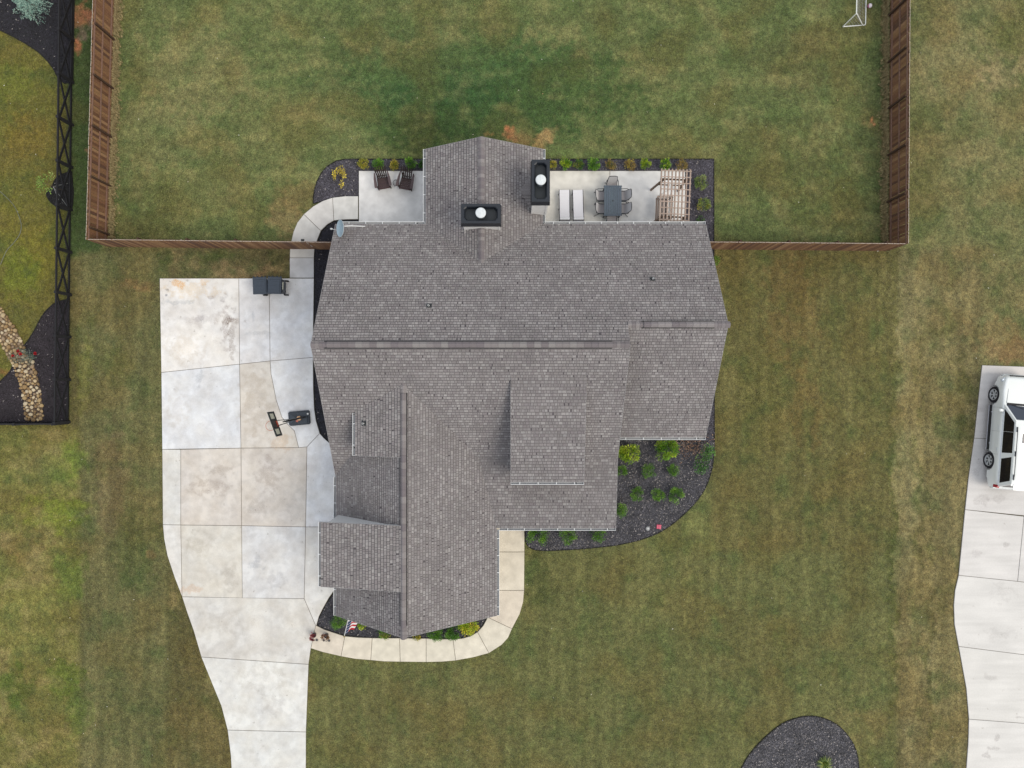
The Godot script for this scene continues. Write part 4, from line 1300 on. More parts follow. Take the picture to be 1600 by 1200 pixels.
func stone(b: MB, at: Vector3, r: float) -> void:
	var el := Vector3(r * rng.randf_range(0.85, 1.15), r * rng.randf_range(0.5, 0.75), r * rng.randf_range(0.8, 1.1))
	var ba := Basis(Vector3.UP, rng.randf() * TAU)
	var k1 := rng.randf() * 6.0; var k2 := rng.randf() * 6.0
	var rows := []
	for i in 5:
		var th := PI * i / 4.0
		var row := []
		for j in 8:
			var ph := TAU * j / 8.0
			var n := Vector3(sin(th) * cos(ph), cos(th), sin(th) * sin(ph))
			var w := 1.0 + 0.13 * sin(n.x * 3.0 + k1) + 0.12 * sin(n.z * 4.0 + k2)
			row.append([at + ba * (n * el * w), (ba * (n / el)).normalized()])
		rows.append(row)
	for i in 4:
		for j in 8:
			var j2 := (j + 1) % 8
			var a: Array = rows[i][j]; var c: Array = rows[i][j2]; var d: Array = rows[i + 1][j2]; var e: Array = rows[i + 1][j]
			if i > 0:
				b.tri_n(a[0], c[0], d[0], a[1], c[1], d[1])
			if i < 3:
				b.tri_n(a[0], d[0], e[0], a[1], d[1], e[1])

# ---------------------------------------------------------------- plants
func leaf(b: MB, at: Vector3, dirn: Vector3, ln: float, w: float) -> void:   # a folded leaf pointing along dirn
	var side := dirn.cross(Vector3(rng.randf_range(-1, 1), rng.randf_range(-0.3, 1), rng.randf_range(-1, 1))).normalized() * w * 0.5
	var up := side.cross(dirn).normalized() * w * 0.25
	var mid := at + dirn * ln * 0.5
	var tip := at + dirn * ln
	b.tri(at, mid + side + up, tip); b.tri(at, tip, mid - side + up)

func foliage(b: MB, at: Vector3, rad: Vector3, cnt: int, size: float, tones: Array, clumps: int, shell := 0.55) -> void:
	var cl := []
	for i in clumps:
		var n := Vector3(rng.randfn(), absf(rng.randfn()) * 0.9 - 0.15, rng.randfn()).normalized()
		cl.append([n * rng.randf_range(0.45, 0.86), rng.randf_range(0.25, 0.42), tones[rng.randi() % tones.size()]])
	for i in cnt:
		var c: Array = cl[rng.randi() % clumps]
		var off := Vector3(rng.randfn(), rng.randfn(), rng.randfn()).normalized() * pow(rng.randf(), 1.0 - shell) * float(c[1])
		var q: Vector3 = c[0] + off
		if q.y < -0.85:
			continue
		var dirn := (q.normalized() * 0.7 + off.normalized() * 0.7 + Vector3(rng.randf_range(-0.6, 0.6), rng.randf_range(-0.2, 0.7), rng.randf_range(-0.6, 0.6))).normalized()
		b.col = vary(c[2], 0.28) * Color(2.2, 2.1, 1.4)
		leaf(b, at + q * rad, dirn, size * rng.randf_range(0.7, 1.3), size * rng.randf_range(0.4, 0.65))

func shrub(px: float, py: float, rpx: float, height: float, tones: Array, label: String, group: String, cnt := 900, size := 0.06, clumps := 26, called := "shrub") -> Node3D:
	var k := (HI - height * 0.6) / FOC
	var r := rpx * 1.1 * k
	var foot := g(px, py, height * 0.6)
	foot.y = 0.02
	cnt = int(cnt * 1.5)
	var o := thing(called, label, "shrub", foot, 0.0, group)
	var b := MB.new()
	foliage(b, Vector3.UP * height * 0.52, Vector3(r * rng.randf_range(0.92, 1.06), height * 0.5, r * rng.randf_range(0.92, 1.06)), cnt, size, tones, clumps)
	obj("foliage", b, M.leaf, o)
	var s := MB.new()
	s.col = S(74, 60, 46)
	for i in 5:
		var a := TAU * i / 5.0 + rng.randf()
		s.tube([Vector3(cos(a) * 0.03, 0, sin(a) * 0.03), Vector3(cos(a) * r * 0.3, height * 0.35, sin(a) * r * 0.3), Vector3(cos(a) * r * 0.6, height * 0.7, sin(a) * r * 0.6)], 0.012, 5, 0.004)
	obj("stem", s, M.wood, o)
	return o

func make_shrubs() -> void:
	var green := [S(58, 96, 28), S(76, 116, 36), S(46, 80, 26), S(94, 130, 44), S(64, 102, 32)]
	var dark := [S(44, 78, 34), S(54, 90, 40), S(36, 64, 30), S(66, 104, 52)]
	var lime := [S(104, 130, 34), S(126, 148, 42), S(84, 112, 30), S(144, 158, 58), S(66, 98, 26)]
	var gold := [S(150, 140, 52), S(168, 156, 74), S(126, 116, 46), S(140, 128, 60)]
	var olive := [S(104, 108, 42), S(128, 126, 50), S(82, 92, 36), S(140, 130, 62)]
	var rust := [S(112, 98, 58), S(98, 82, 48), S(128, 114, 76), S(82, 82, 44)]
	var muted := [S(84, 104, 64), S(102, 118, 78), S(68, 88, 54), S(116, 120, 76)]
	var maroon := [S(98, 34, 50), S(78, 28, 42), S(120, 48, 64)]
	# rear bed, left of the gabled porch
	var s := shrub(529, 277, 13, 0.5, gold, "sparse golden yellow shrub alone in the rounded corner of the rear bed", "", 230, 0.075, 9)
	s.scale = Vector3(0.9, 1, 1.25)
	var gr := "low shrubs in a row along the patios"
	shrub(568, 256.5, 8.5, 0.5, olive, "yellowish shrub first from the left in the row above the rocking chairs' patio", gr, 520)
	shrub(591, 256.5, 9.5, 0.55, green, "green shrub right behind the left slatted chair", gr, 620)
	shrub(615, 257.5, 8, 0.45, olive, "thin yellow green shrub between the backs of the two slatted chairs", gr, 420)
	shrub(641, 256, 9, 0.5, green, "rich green shrub behind the right slatted chair", gr, 600)
	shrub(659, 257, 5, 0.3, dark, "small dark shrub against the gutter of the gabled back porch", gr, 240)
	# dining patio row
	shrub(863, 257.5, 6.5, 0.45, olive, "small shrub touching the black cap of the side chimney", gr, 400)
	shrub(883, 256.5, 9.5, 0.5, lime.slice(0, 3) + green.slice(0, 2), "yellow flecked green shrub above the left white lounger", gr, 620)
	shrub(904, 257.5, 8, 0.4, dark + olive.slice(0, 1), "dull green shrub above the right white lounger", gr, 480)
	shrub(928.5, 257, 10, 0.6, green, "tallest bright green shrub of the dining patio row, left of the dining table", gr, 760)
	shrub(955, 257.5, 9, 0.4, rust + dark.slice(0, 1), "brownish thin shrub straight behind the dining table's head chair", gr, 360)
	shrub(985, 257.5, 9, 0.42, rust.slice(0, 3) + gold.slice(0, 1), "straw and rust coloured shrub right of the dining table's head chair", gr, 400)
	shrub(1009, 257, 8, 0.5, lime, "yellow green shrub left of the pergola in the dining patio row", gr, 520)
	shrub(1040, 257, 8.5, 0.55, lime.slice(0, 3) + green.slice(0, 2), "dense yellow green shrub behind the pergola's left half", gr, 640)
	shrub(1065, 257.5, 8, 0.4, rust, "orange brown shrub behind the pergola's right half", gr, 380)
	shrub(1095, 284, 11, 0.7, muted, "grey green shrub right of the pergola, the upper of two", "shrubs beside the pergola", 640)
	shrub(1099, 319, 10.5, 0.6, muted.slice(0, 2) + olive.slice(0, 2), "olive shrub right of the pergola, the lower of two", "shrubs beside the pergola", 620)
	shrub(1094, 344, 7, 0.15, dark, "flat sparse dark sprouts at the house corner below the pergola", "", 130, 0.05, 10)
	shrub(1117, 408, 7, 0.4, [S(84, 112, 46), S(70, 98, 40), S(98, 124, 56)], "fresh green shrub at the right gable just below the plank fence", "", 300)
	# front bed
	gr = "round shrubs in the front bed"
	shrub(984, 708, 15, 0.75, lime, "yellow green shrub in the inner corner of the front bed against the house", gr, 1000, 0.085)
	shrub(1043, 701, 17, 0.9, lime.slice(0, 3) + green.slice(1, 4), "largest yellow tipped shrub under the front gutter", gr, 1300, 0.085)
	shrub(1013, 736, 10, 0.5, green, "round green shrub below and between the two yellow green ones", gr, 760, 0.05)
	shrub(1052, 735, 9, 0.45, green, "small round green shrub just below the largest yellow tipped one", gr, 640, 0.05)
	shrub(971, 737, 9.5, 0.5, green, "green shrub half under the roof edge, below the corner yellow green one", gr, 640, 0.05)
	shrub(994, 773, 10.5, 0.55, green, "left round green shrub of the middle row of three in the front bed", gr, 800, 0.05)
	shrub(1029, 774, 10.5, 0.6, green, "middle round green shrub of the row of three in the front bed", gr, 820, 0.05)
	shrub(1056, 774, 11.5, 0.6, green.slice(1, 5), "right, slightly ragged green shrub of the row of three in the front bed", gr, 820, 0.06)
	shrub(971, 797, 10, 0.5, green, "green shrub by itself at the roof edge near the porch corner", gr, 680, 0.05)
	shrub(840, 836, 15, 0.7, green, "biggest green shrub next to the front walk, below the porch gutter", gr, 1100, 0.06)
	shrub(887, 834.5, 13.5, 0.65, green, "green shrub in the middle of the three below the porch gutter", gr, 960, 0.06)
	shrub(936, 831.5, 13, 0.6, green, "green shrub rightmost of the three below the porch gutter", gr, 860, 0.06)
	shrub(1100, 718, 21, 0.9, [S(48, 84, 46), S(60, 98, 56), S(40, 70, 40), S(72, 108, 60)], "loose dark green shrub leaning over the outer edge of the front bed", "", 480, 0.10, 14)
	var litter := MB.new()
	for i in 460:
		var q := g(1078 + rng.randfn() * 15, 696 + rng.randfn() * 11)
		litter.col = vary([S(168, 134, 112), S(140, 108, 92), S(190, 158, 132)][i % 3], 0.25)
		leaf(litter, Vector3(q.x, rng.randf_range(0.045, 0.16), q.z), Vector3(rng.randf_range(-1, 1), rng.randf_range(-0.3, 0.5), rng.randf_range(-1, 1)).normalized(), 0.09, 0.04)
	var lo := obj("dry_leaves", litter, M.mulch)
	lo.set_meta("kind", "stuff")
	tag(lo, "brown dead leaves heaped beside the loose dark shrub in the front bed", "dead leaves")
	# bed round the end of the garage wing
	gr = "shrubs at the foot of the garage gable"
	shrub(529.5, 972, 12, 0.6, green, "round green shrub left of the striped flag", gr, 900, 0.05)
	shrub(566, 976, 7, 0.4, lime, "small yellow shrub just right of the striped flag", gr, 320)
	shrub(601, 990, 10, 0.45, green.slice(0, 3) + olive.slice(0, 1), "low green shrub left of the garage gable's peak", gr, 560)
	shrub(651, 994.5, 6, 0.3, olive, "tiny shrub right beside the garage gable's peak", gr, 240)
	shrub(680, 989.5, 12, 0.55, green, "green shrub third from the right end of the garage bed", gr, 820)
	shrub(709, 987.5, 13, 0.65, dark.slice(0, 2) + green.slice(0, 2), "dark green shrub between a green and a yellow one in the garage bed", gr, 1000)
	shrub(734, 979, 15, 0.65, lime.slice(0, 2) + gold.slice(0, 2) + lime.slice(3, 4), "bright yellow shrub at the right end of the garage bed", gr, 1100, 0.075)
	# island bed: a tuft of strap leaves
	var t := thing("grass_clump", "spiky yellow green plant in the dark island bed", "plant", g(1285, 1189) + Vector3.UP * 0.02)
	var b := MB.new()
	for i in 190:
		b.col = vary([S(84, 110, 40), S(120, 140, 56), S(160, 168, 84), S(62, 92, 36)][i % 4], 0.15)
		var a := rng.randf() * TAU
		var e := Vector3(cos(a), 0, sin(a)); var w := Vector3(-sin(a), 0, cos(a)) * 0.013
		var L := rng.randf_range(0.2, 0.52)
		var p1 := e * L * 0.4 + Vector3.UP * L * 0.75; var p2 := e * L + Vector3.UP * L * rng.randf_range(0.3, 0.7)
		b.quad(e * 0.02 - w, e * 0.02 + w, p1 + w, p1 - w); b.tri(p1 - w, p1 + w, p2)
	obj("foliage", b, M.leaf, t)
	# blue spruce in the top left corner
	var sp := thing("blue_spruce", "silvery blue green conifer in the dark bed at the top left corner", "tree", g(58, 14) + Vector3.UP * 0.02)
	var tr := MB.new()
	tr.col = S(92, 78, 64)
	tr.tube([Vector3.ZERO, Vector3(0.02, 0.8, 0), Vector3(0, 1.75, 0.02)], 0.05, 7, 0.01)
	obj("trunk", tr, M.wood, sp)
	var nd := MB.new()
	for tier in 11:
		var y := 0.12 + tier * 0.15
		var reach := lerpf(0.92, 0.14, tier / 10.0)
		var cnt := 15 - tier
		for k in cnt:
			var a := TAU * (k + rng.randf_range(-0.3, 0.3)) / cnt + tier * 0.7
			var R := reach * rng.randf_range(0.65, 1.2)
			var e := Vector3(cos(a), 0.12, sin(a)); var sd := Vector3(-sin(a), 0, cos(a))
			for i in 44:
				var f := pow(rng.randf(), 0.7)
				var spread := (1.0 - f * 0.75) * 0.3 * R * rng.randf_range(-1, 1)
				var q := e * R * f + sd * spread + Vector3.UP * (y + rng.randf_range(-0.03, 0.05) - f * f * 0.05)
				nd.col = vary([S(172, 204, 190), S(146, 184, 172), S(196, 222, 208), S(120, 160, 150)][rng.randi() % 4], 0.15)
				leaf(nd, q, (e * 0.8 + sd * (signf(spread) * 0.6) + Vector3(rng.randf_range(-0.5, 0.5), rng.randf_range(0.0, 0.7), rng.randf_range(-0.5, 0.5))).normalized(), 0.085, 0.022)
	obj("needles", nd, M.leaf, sp)
	# sapling with stakes
	var sa := thing("sapling", "young light green tree tied beside the black fence", "tree", g(102, 299) + Vector3.UP * 0.02)
	var tm := MB.new()
	tm.col = S(120, 104, 84)
	tm.tube([Vector3.ZERO, Vector3(-0.03, 0.6, 0.01), Vector3(-0.1, 1.3, -0.02), Vector3(-0.12, 1.7, -0.03)], 0.02, 6, 0.006)
	for k in 7:
		var a := k * 2.4
		tm.tube([Vector3(-0.06, 0.65 + k * 0.12, 0), Vector3(-0.06 + cos(a) * 0.3, 0.9 + k * 0.12, sin(a) * 0.3), Vector3(-0.1 + cos(a) * 0.5, 1.05 + k * 0.12, sin(a) * 0.5)], 0.008, 5, 0.003)
	obj("trunk", tm, M.wood, sa)
	var cm := MB.new()
	foliage(cm, Vector3(-0.1, 1.25, 0), Vector3(0.5, 0.55, 0.6), 300, 0.075, [S(84, 112, 56), S(98, 126, 70), S(70, 98, 46), S(124, 144, 100)], 17)
	obj("crown", cm, M.leaf, sa)
	var tie := MB.new()
	tie.col = S(200, 204, 206)
	for e in [Vector3(0.1, 0.02, 0.75), Vector3(-0.2, 0.02, 0.72), Vector3(0.15, 0.02, -0.4)]:
		tie.tube([Vector3(-0.05, 0.85, 0), e], 0.008, 5)
	obj("guy_rope", tie, M.fabric, sa)
	# flowering bush by the stones
	var ro := thing("rose_bush", "grey leaved bush with a few red flowers at the edge of the stones", "shrub", g(50, 557) + Vector3.UP * 0.02)
	var rs := MB.new()
	rs.col = S(150, 156, 150)
	var tips := []
	for k in 12:
		var a := k * 2.4; var L := rng.randf_range(0.35, 0.75)
		var tip := Vector3(cos(a) * L, rng.randf_range(0.45, 0.8), sin(a) * L * 0.65)
		tips.append(tip)
		rs.tube([Vector3.ZERO, tip * 0.5 + Vector3.UP * 0.12, tip], 0.014, 5, 0.006)
	obj("stem", rs, M.wood, ro)
	var rf := MB.new()
	for tip in tips:
		for i in 34:
			rf.col = vary([S(74, 92, 74), S(96, 112, 96), S(56, 74, 58), S(132, 142, 134)][i % 4], 0.2)
			leaf(rf, tip * rng.randf_range(0.5, 1.05) + Vector3(rng.randfn(), rng.randfn(), rng.randfn()) * 0.06, Vector3(rng.randf_range(-1, 1), rng.randf_range(-0.2, 0.8), rng.randf_range(-1, 1)).normalized(), 0.07, 0.035)
	obj("foliage", rf, M.leaf, ro)
	for e in [Vector3(0.68, 0.72, -0.12), Vector3(-0.52, 0.62, 0.0), Vector3(-0.2, 0.7, -0.24), Vector3(-0.02, 0.78, -0.1)]:
		var fl := MB.new()
		for i in 26:
			fl.col = vary(S(196, 34, 46), 0.25)
			var dd := Vector3(rng.randfn(), absf(rng.randfn()), rng.randfn()).normalized()
			leaf(fl, e, dd, 0.095, 0.085)
		obj("flower", fl, M.fabric, ro)
	# two pots at the corner of the walk
	for k in 2:
		var at: Vector3 = [g(492.5, 990), g(511.5, 991)][k]
		var po := thing("potted_plant", ["reddish purple potted plant at the driveway end of the front walk", "brownish maroon potted plant nearer the flag on the front walk"][k], "potted plant", at + Vector3.UP * 0.06, 0.0, "potted plants at the corner of the walk")
		var pm := MB.new()
		pm.col = S(58, 56, 58)
		pm.lathe([Vector2(0.0, 0.0), Vector2(0.08, 0.0), Vector2(0.115, 0.17), Vector2(0.125, 0.17), Vector2(0.125, 0.2), Vector2(0.105, 0.2), Vector2(0.10, 0.17), Vector2(0.0, 0.17)], 18)
		obj("pot", pm, M.plastic, po)
		var pf := MB.new()
		foliage(pf, Vector3(0, 0.36, 0), Vector3(0.19, 0.2, 0.19), 300, 0.06, maroon if k == 0 else [S(86, 58, 40), S(98, 40, 46), S(110, 84, 54)], 12)
		obj("foliage", pf, M.leaf, po)
		var wr := MB.new()
		wr.col = S(70, 68, 72)
		for e in [Vector3(-0.16, 0.02, 0.28), Vector3(0.12, 0.02, 0.3)]:
			wr.lathe([Vector2(0.0, 0.0), Vector2(0.05, 0.0), Vector2(0.06, 0.03), Vector2(0.0, 0.035)], 12, Transform3D(Basis(), e))
		wr.tube([Vector3(-0.16, 0.03, 0.28), Vector3(-0.05, 0.012, 0.35), Vector3(0.12, 0.03, 0.3)], 0.008, 5)
		obj("drip_line", wr, M.plastic, po)

# ---------------------------------------------------------------- garden furniture
func make_furniture() -> void:
	adirondack()
	dining()
	loungers()
	pergola()
	# small wire side table
	var t := thing("side_table", "small round wire table between the two dark slatted chairs", "side table", g(620, 287.5, 0.3) * Vector3(1, 0, 1) + Vector3.UP * 0.09)
	var m := MB.new()
	m.col = S(62, 60, 64)
	var ring := []
	for k in 25:
		ring.append(Vector3(cos(TAU * k / 24.0) * 0.16, 0.42, sin(TAU * k / 24.0) * 0.16))
	m.tube(ring, 0.012, 6)
	var sw := []
	for k in 40:
		var a := k * 0.42
		sw.append(Vector3(cos(a), 0, sin(a)) * (0.155 - k * 0.0037) + Vector3.UP * 0.42)
	m.tube(sw, 0.007, 5)
	obj("top", m, M.black_metal, t)
	for k in 3:
		var a := TAU * k / 3.0 + 0.5
		var l := MB.new()
		l.col = S(62, 60, 64)
		l.tube([Vector3(cos(a) * 0.155, 0.42, sin(a) * 0.155), Vector3(cos(a) * 0.10, 0.2, sin(a) * 0.10), Vector3(cos(a) * 0.17, 0.0, sin(a) * 0.17)], 0.010, 6)
		obj("leg", l, M.black_metal, t)

func adirondack() -> void:
	var at := g(599, 284, 0.3); at.y = 0.09
	var o := thing("slatted_chair", "dark brown slatted garden chair on the left, turned a little to the right", "chair", at, 0.17, "dark slatted chairs on the small patio")
	var c1 := S(84, 66, 68); var c2 := S(60, 42, 38); var c3 := S(104, 88, 92)
	for k in 6:                                                  # seat boards, falling to the back
		var m := MB.new()
		m.col = vary(c1, 0.06)
		var f := k / 5.0
		m.bar(Vector3(-0.27, lerpf(0.37, 0.27, f), 0.33 - f * 0.48), Vector3(0.27, lerpf(0.37, 0.27, f), 0.33 - f * 0.48), 0.085, 0.022, 0.004)
		obj("seat_board", m, M.wood, o)
	for k in 6:                                                  # fanned back boards
		var m := MB.new()
		m.col = vary(c2, 0.08)
		var x := -0.235 + k * 0.094
		var top := 0.98 - absf(k - 2.5) * 0.035
		var lean := Vector3(x * 1.22, top, -0.58 - (top - 0.98) * 0.3)
		m.bar(Vector3(x * 0.85, 0.25, -0.16), lean, 0.06, 0.02, 0.004, Vector3(0, 0.4, 1))
		obj("back_board", m, M.wood, o)
	for e in [[0.44, -0.25, 0.24], [0.72, -0.42, 0.27]]:
		var m := MB.new()
		m.col = c2
		m.bar(Vector3(-e[2], e[0], e[1]), Vector3(e[2], e[0], e[1]), 0.03, 0.07, 0.004)
		obj("back_rail", m, M.wood, o)
	for s in [-1.0, 1.0]:
		var m := MB.new()
		m.col = c3
		m.prism(PackedVector2Array([Vector2(s * 0.30, 0.36), Vector2(s * 0.43, 0.36), Vector2(s * 0.445, 0.30), Vector2(s * 0.42, -0.1), Vector2(s * 0.36, -0.42), Vector2(s * 0.31, -0.42), Vector2(s * 0.30, 0.0)]), 0.545, 0.57, 0.004)
		obj("armrest", m, M.wood, o)
		var l := MB.new()
		l.col = c2
		l.box(Transform3D(Basis(), Vector3(s * 0.315, 0.2725, 0.30)), Vector3(0.035, 0.545, 0.10), 0.004)
		obj("leg", l, M.wood, o)
		var r := MB.new()
		r.col = c2
		r.bar(Vector3(s * 0.285, 0.34, 0.36), Vector3(s * 0.285, 0.06, -0.50), 0.03, 0.11, 0.004)
		obj("side_rail", r, M.wood, o)
	var f := MB.new()
	f.col = S(96, 62, 58)
	f.bar(Vector3(-0.30, 0.30, 0.37), Vector3(0.30, 0.30, 0.37), 0.024, 0.12, 0.004)
	obj("apron", f, M.wood, o)
	var at2 := g(635, 285, 0.3); at2.y = 0.09
	copy_of(o, "dark slatted chair on the right, next to the porch gutter, turned slightly left", at2, -0.2)

func dining() -> void:
	var c := g(957.3, 314, 0.75); c.y = 0.09
	var t := thing("dining_table", "slate grey slatted rectangular table on the dining patio", "table", c)
	var slate := S(82, 96, 110)
	for k in 8:
		var m := MB.new()
		m.col = vary(slate, 0.05)
		m.box(Transform3D(Basis(), Vector3(-0.39 + k * 0.1115, 0.715, 0)), Vector3(0.106, 0.03, 1.39), 0.004)
		obj("table_slat", m, M.plastic, t)
	for s in [-1.0, 1.0]:
		var m := MB.new()
		m.col = slate
		m.box(Transform3D(Basis(), Vector3(0, 0.715, s * 0.735)), Vector3(0.93, 0.034, 0.075), 0.006)
		obj("table_edge", m, M.plastic, t)
		for s2 in [-1.0, 1.0]:
			var l := MB.new()
			l.col = S(44, 50, 58)
			l.box(Transform3D(Basis(), Vector3(s * 0.40, 0.35, s2 * 0.68)), Vector3(0.06, 0.70, 0.06), 0.005)
			obj("leg", l, M.plastic, t)
	var hole := MB.new()
	hole.col = S(26, 28, 30)
	hole.lathe([Vector2(0.0, 0.0), Vector2(0.035, 0.0), Vector2(0.035, 0.012), Vector2(0.02, 0.014), Vector2(0.0, 0.012)], 14, Transform3D(Basis(), Vector3(0, 0.725, 0)))
	obj("parasol_plug", hole, M.plastic, t)
	# sling chair, facing +z
	var o := thing("dining_chair", "grey sling chair at the far head of the dining table", "chair", c + Vector3(0, 0, -0.80), 0.0, "sling chairs round the dining table")
	var dk := S(50, 54, 62)
	for s in [-1.0, 1.0]:
		var f := MB.new()
		f.col = dk
		f.tube([Vector3(s * 0.29, 0.0, 0.24), Vector3(s * 0.29, 0.58, 0.20), Vector3(s * 0.30, 0.64, 0.10), Vector3(s * 0.30, 0.64, -0.20), Vector3(s * 0.27, 0.60, -0.30)], 0.017, 7)
		obj("arm", f, M.black_metal, o)
		var l := MB.new()
		l.col = dk
		l.tube([Vector3(s * 0.26, 0.38, 0.22), Vector3(s * 0.26, 0.37, -0.16), Vector3(s * 0.25, 0.60, -0.27), Vector3(s * 0.21, 0.92, -0.36)], 0.017, 7)
		l.tube([Vector3(s * 0.26, 0.38, -0.12), Vector3(s * 0.30, 0.0, -0.34)], 0.017, 7)
		obj("frame", l, M.black_metal, o)
	var hd := MB.new()
	hd.col = dk
	hd.tube([Vector3(-0.21, 0.92, -0.36), Vector3(-0.1, 0.945, -0.38), Vector3(0.1, 0.945, -0.38), Vector3(0.21, 0.92, -0.36)], 0.017, 7)
	hd.tube([Vector3(-0.29, 0.38, 0.22), Vector3(0.29, 0.38, 0.22)], 0.014, 7)
	obj("crossbar", hd, M.black_metal, o)
	for k in 2:
		var s := MB.new()
		s.col = S(186, 182, 184) if k == 0 else S(206, 205, 208)
		var prof := [Vector3(0, 0.385, 0.23), Vector3(0, 0.355, 0.08), Vector3(0, 0.355, -0.10), Vector3(0, 0.39, -0.17)] if k == 0 else [Vector3(0, 0.39, -0.172), Vector3(0, 0.60, -0.25), Vector3(0, 0.80, -0.315), Vector3(0, 0.925, -0.362)]
		for i in 3:
			var w0 := 0.25 if k == 0 else lerpf(0.25, 0.20, i / 3.0); var w1 := 0.25 if k == 0 else lerpf(0.25, 0.20, (i + 1) / 3.0)
			var a: Vector3 = prof[i]; var b: Vector3 = prof[i + 1]
			var nn := Vector3(0, a.z - b.z, b.y - a.y).normalized() * 0.006
			s.quad(a + Vector3(-w0, 0, 0) + nn, a + Vector3(w0, 0, 0) + nn, b + Vector3(w1, 0, 0) + nn, b + Vector3(-w1, 0, 0) + nn)
			s.quad(a + Vector3(-w0, 0, 0) - nn, b + Vector3(-w1, 0, 0) - nn, b + Vector3(w1, 0, 0) - nn, a + Vector3(w0, 0, 0) - nn)
		obj("seat" if k == 0 else "backrest", s, M.fabric, o)
	copy_of(o, "grey sling chair at the dining table's near head, half under the eaves", c + Vector3(0.0, 0, 0.86), PI)
	copy_of(o, "upper grey sling chair on the lounger side of the dining table", c + Vector3(-0.52, 0, -0.33), PI / 2 + 0.02)
	copy_of(o, "lower grey sling chair on the lounger side of the dining table", c + Vector3(-0.52, 0, 0.33), PI / 2 - 0.05)
	copy_of(o, "upper grey sling chair on the pergola side of the dining table", c + Vector3(0.54, 0, -0.33), -PI / 2 + 0.03)
	copy_of(o, "lower grey sling chair on the pergola side of the dining table", c + Vector3(0.54, 0, 0.33), -PI / 2 - 0.03)

func loungers() -> void:
	var at := g(882, 322, 0.35); at.y = 0.09
	var o := thing("sun_lounger", "white sling lounger on the left, nearer the chimney", "sun lounger", at, 0.015, "white loungers on the dining patio")
	var dk := S(60, 58, 66)
	for s in [-1.0, 1.0]:
		var f := MB.new()
		f.col = dk
		f.tube([Vector3(s * 0.265, 0.33, -0.82), Vector3(s * 0.265, 0.34, -0.3), Vector3(s * 0.265, 0.34, 0.74)], 0.018, 7)
		obj("side_rail", f, M.black_metal, o)
		for z in [-0.68, 0.1, 0.72]:
			var l := MB.new()
			l.col = dk
			l.tube([Vector3(s * 0.265, 0.34, z), Vector3(s * 0.285, 0.0, z + 0.03)], 0.016, 7)
			obj("leg", l, M.black_metal, o)
	for k in 3:
		var s := MB.new()
		s.col = [S(240, 239, 246), S(246, 246, 250), S(120, 118, 126)][k]
		if k == 0:
			for i in 8:
				var z0 := -0.81 + i * 0.175; var z1 := z0 + 0.175
				var y0 := 0.352 - 0.016 * sin(PI * i / 8.0); var y1 := 0.352 - 0.016 * sin(PI * (i + 1) / 8.0)
				s.quad(Vector3(-0.25, y0, z1), Vector3(0.25, y0, z1), Vector3(0.25, y0, z0), Vector3(-0.25, y0, z0))
			obj("sling", s, M.fabric, o)
		elif k == 1:
			s.box(Transform3D(Basis(Vector3.RIGHT, -0.25), Vector3(0, 0.385, 0.67)), Vector3(0.52, 0.06, 0.13), 0.022)
			obj("pillow", s, M.fabric, o)
		else:
			s.bar(Vector3(-0.27, 0.33, 0.80), Vector3(0.27, 0.33, 0.80), 0.12, 0.05, 0.01)
			obj("end_panel", s, M.black_metal, o)
	var at2 := g(903.3, 322, 0.35); at2.y = 0.09
	copy_of(o, "white sling lounger on the right, nearer the dining table", at2, 0.03)

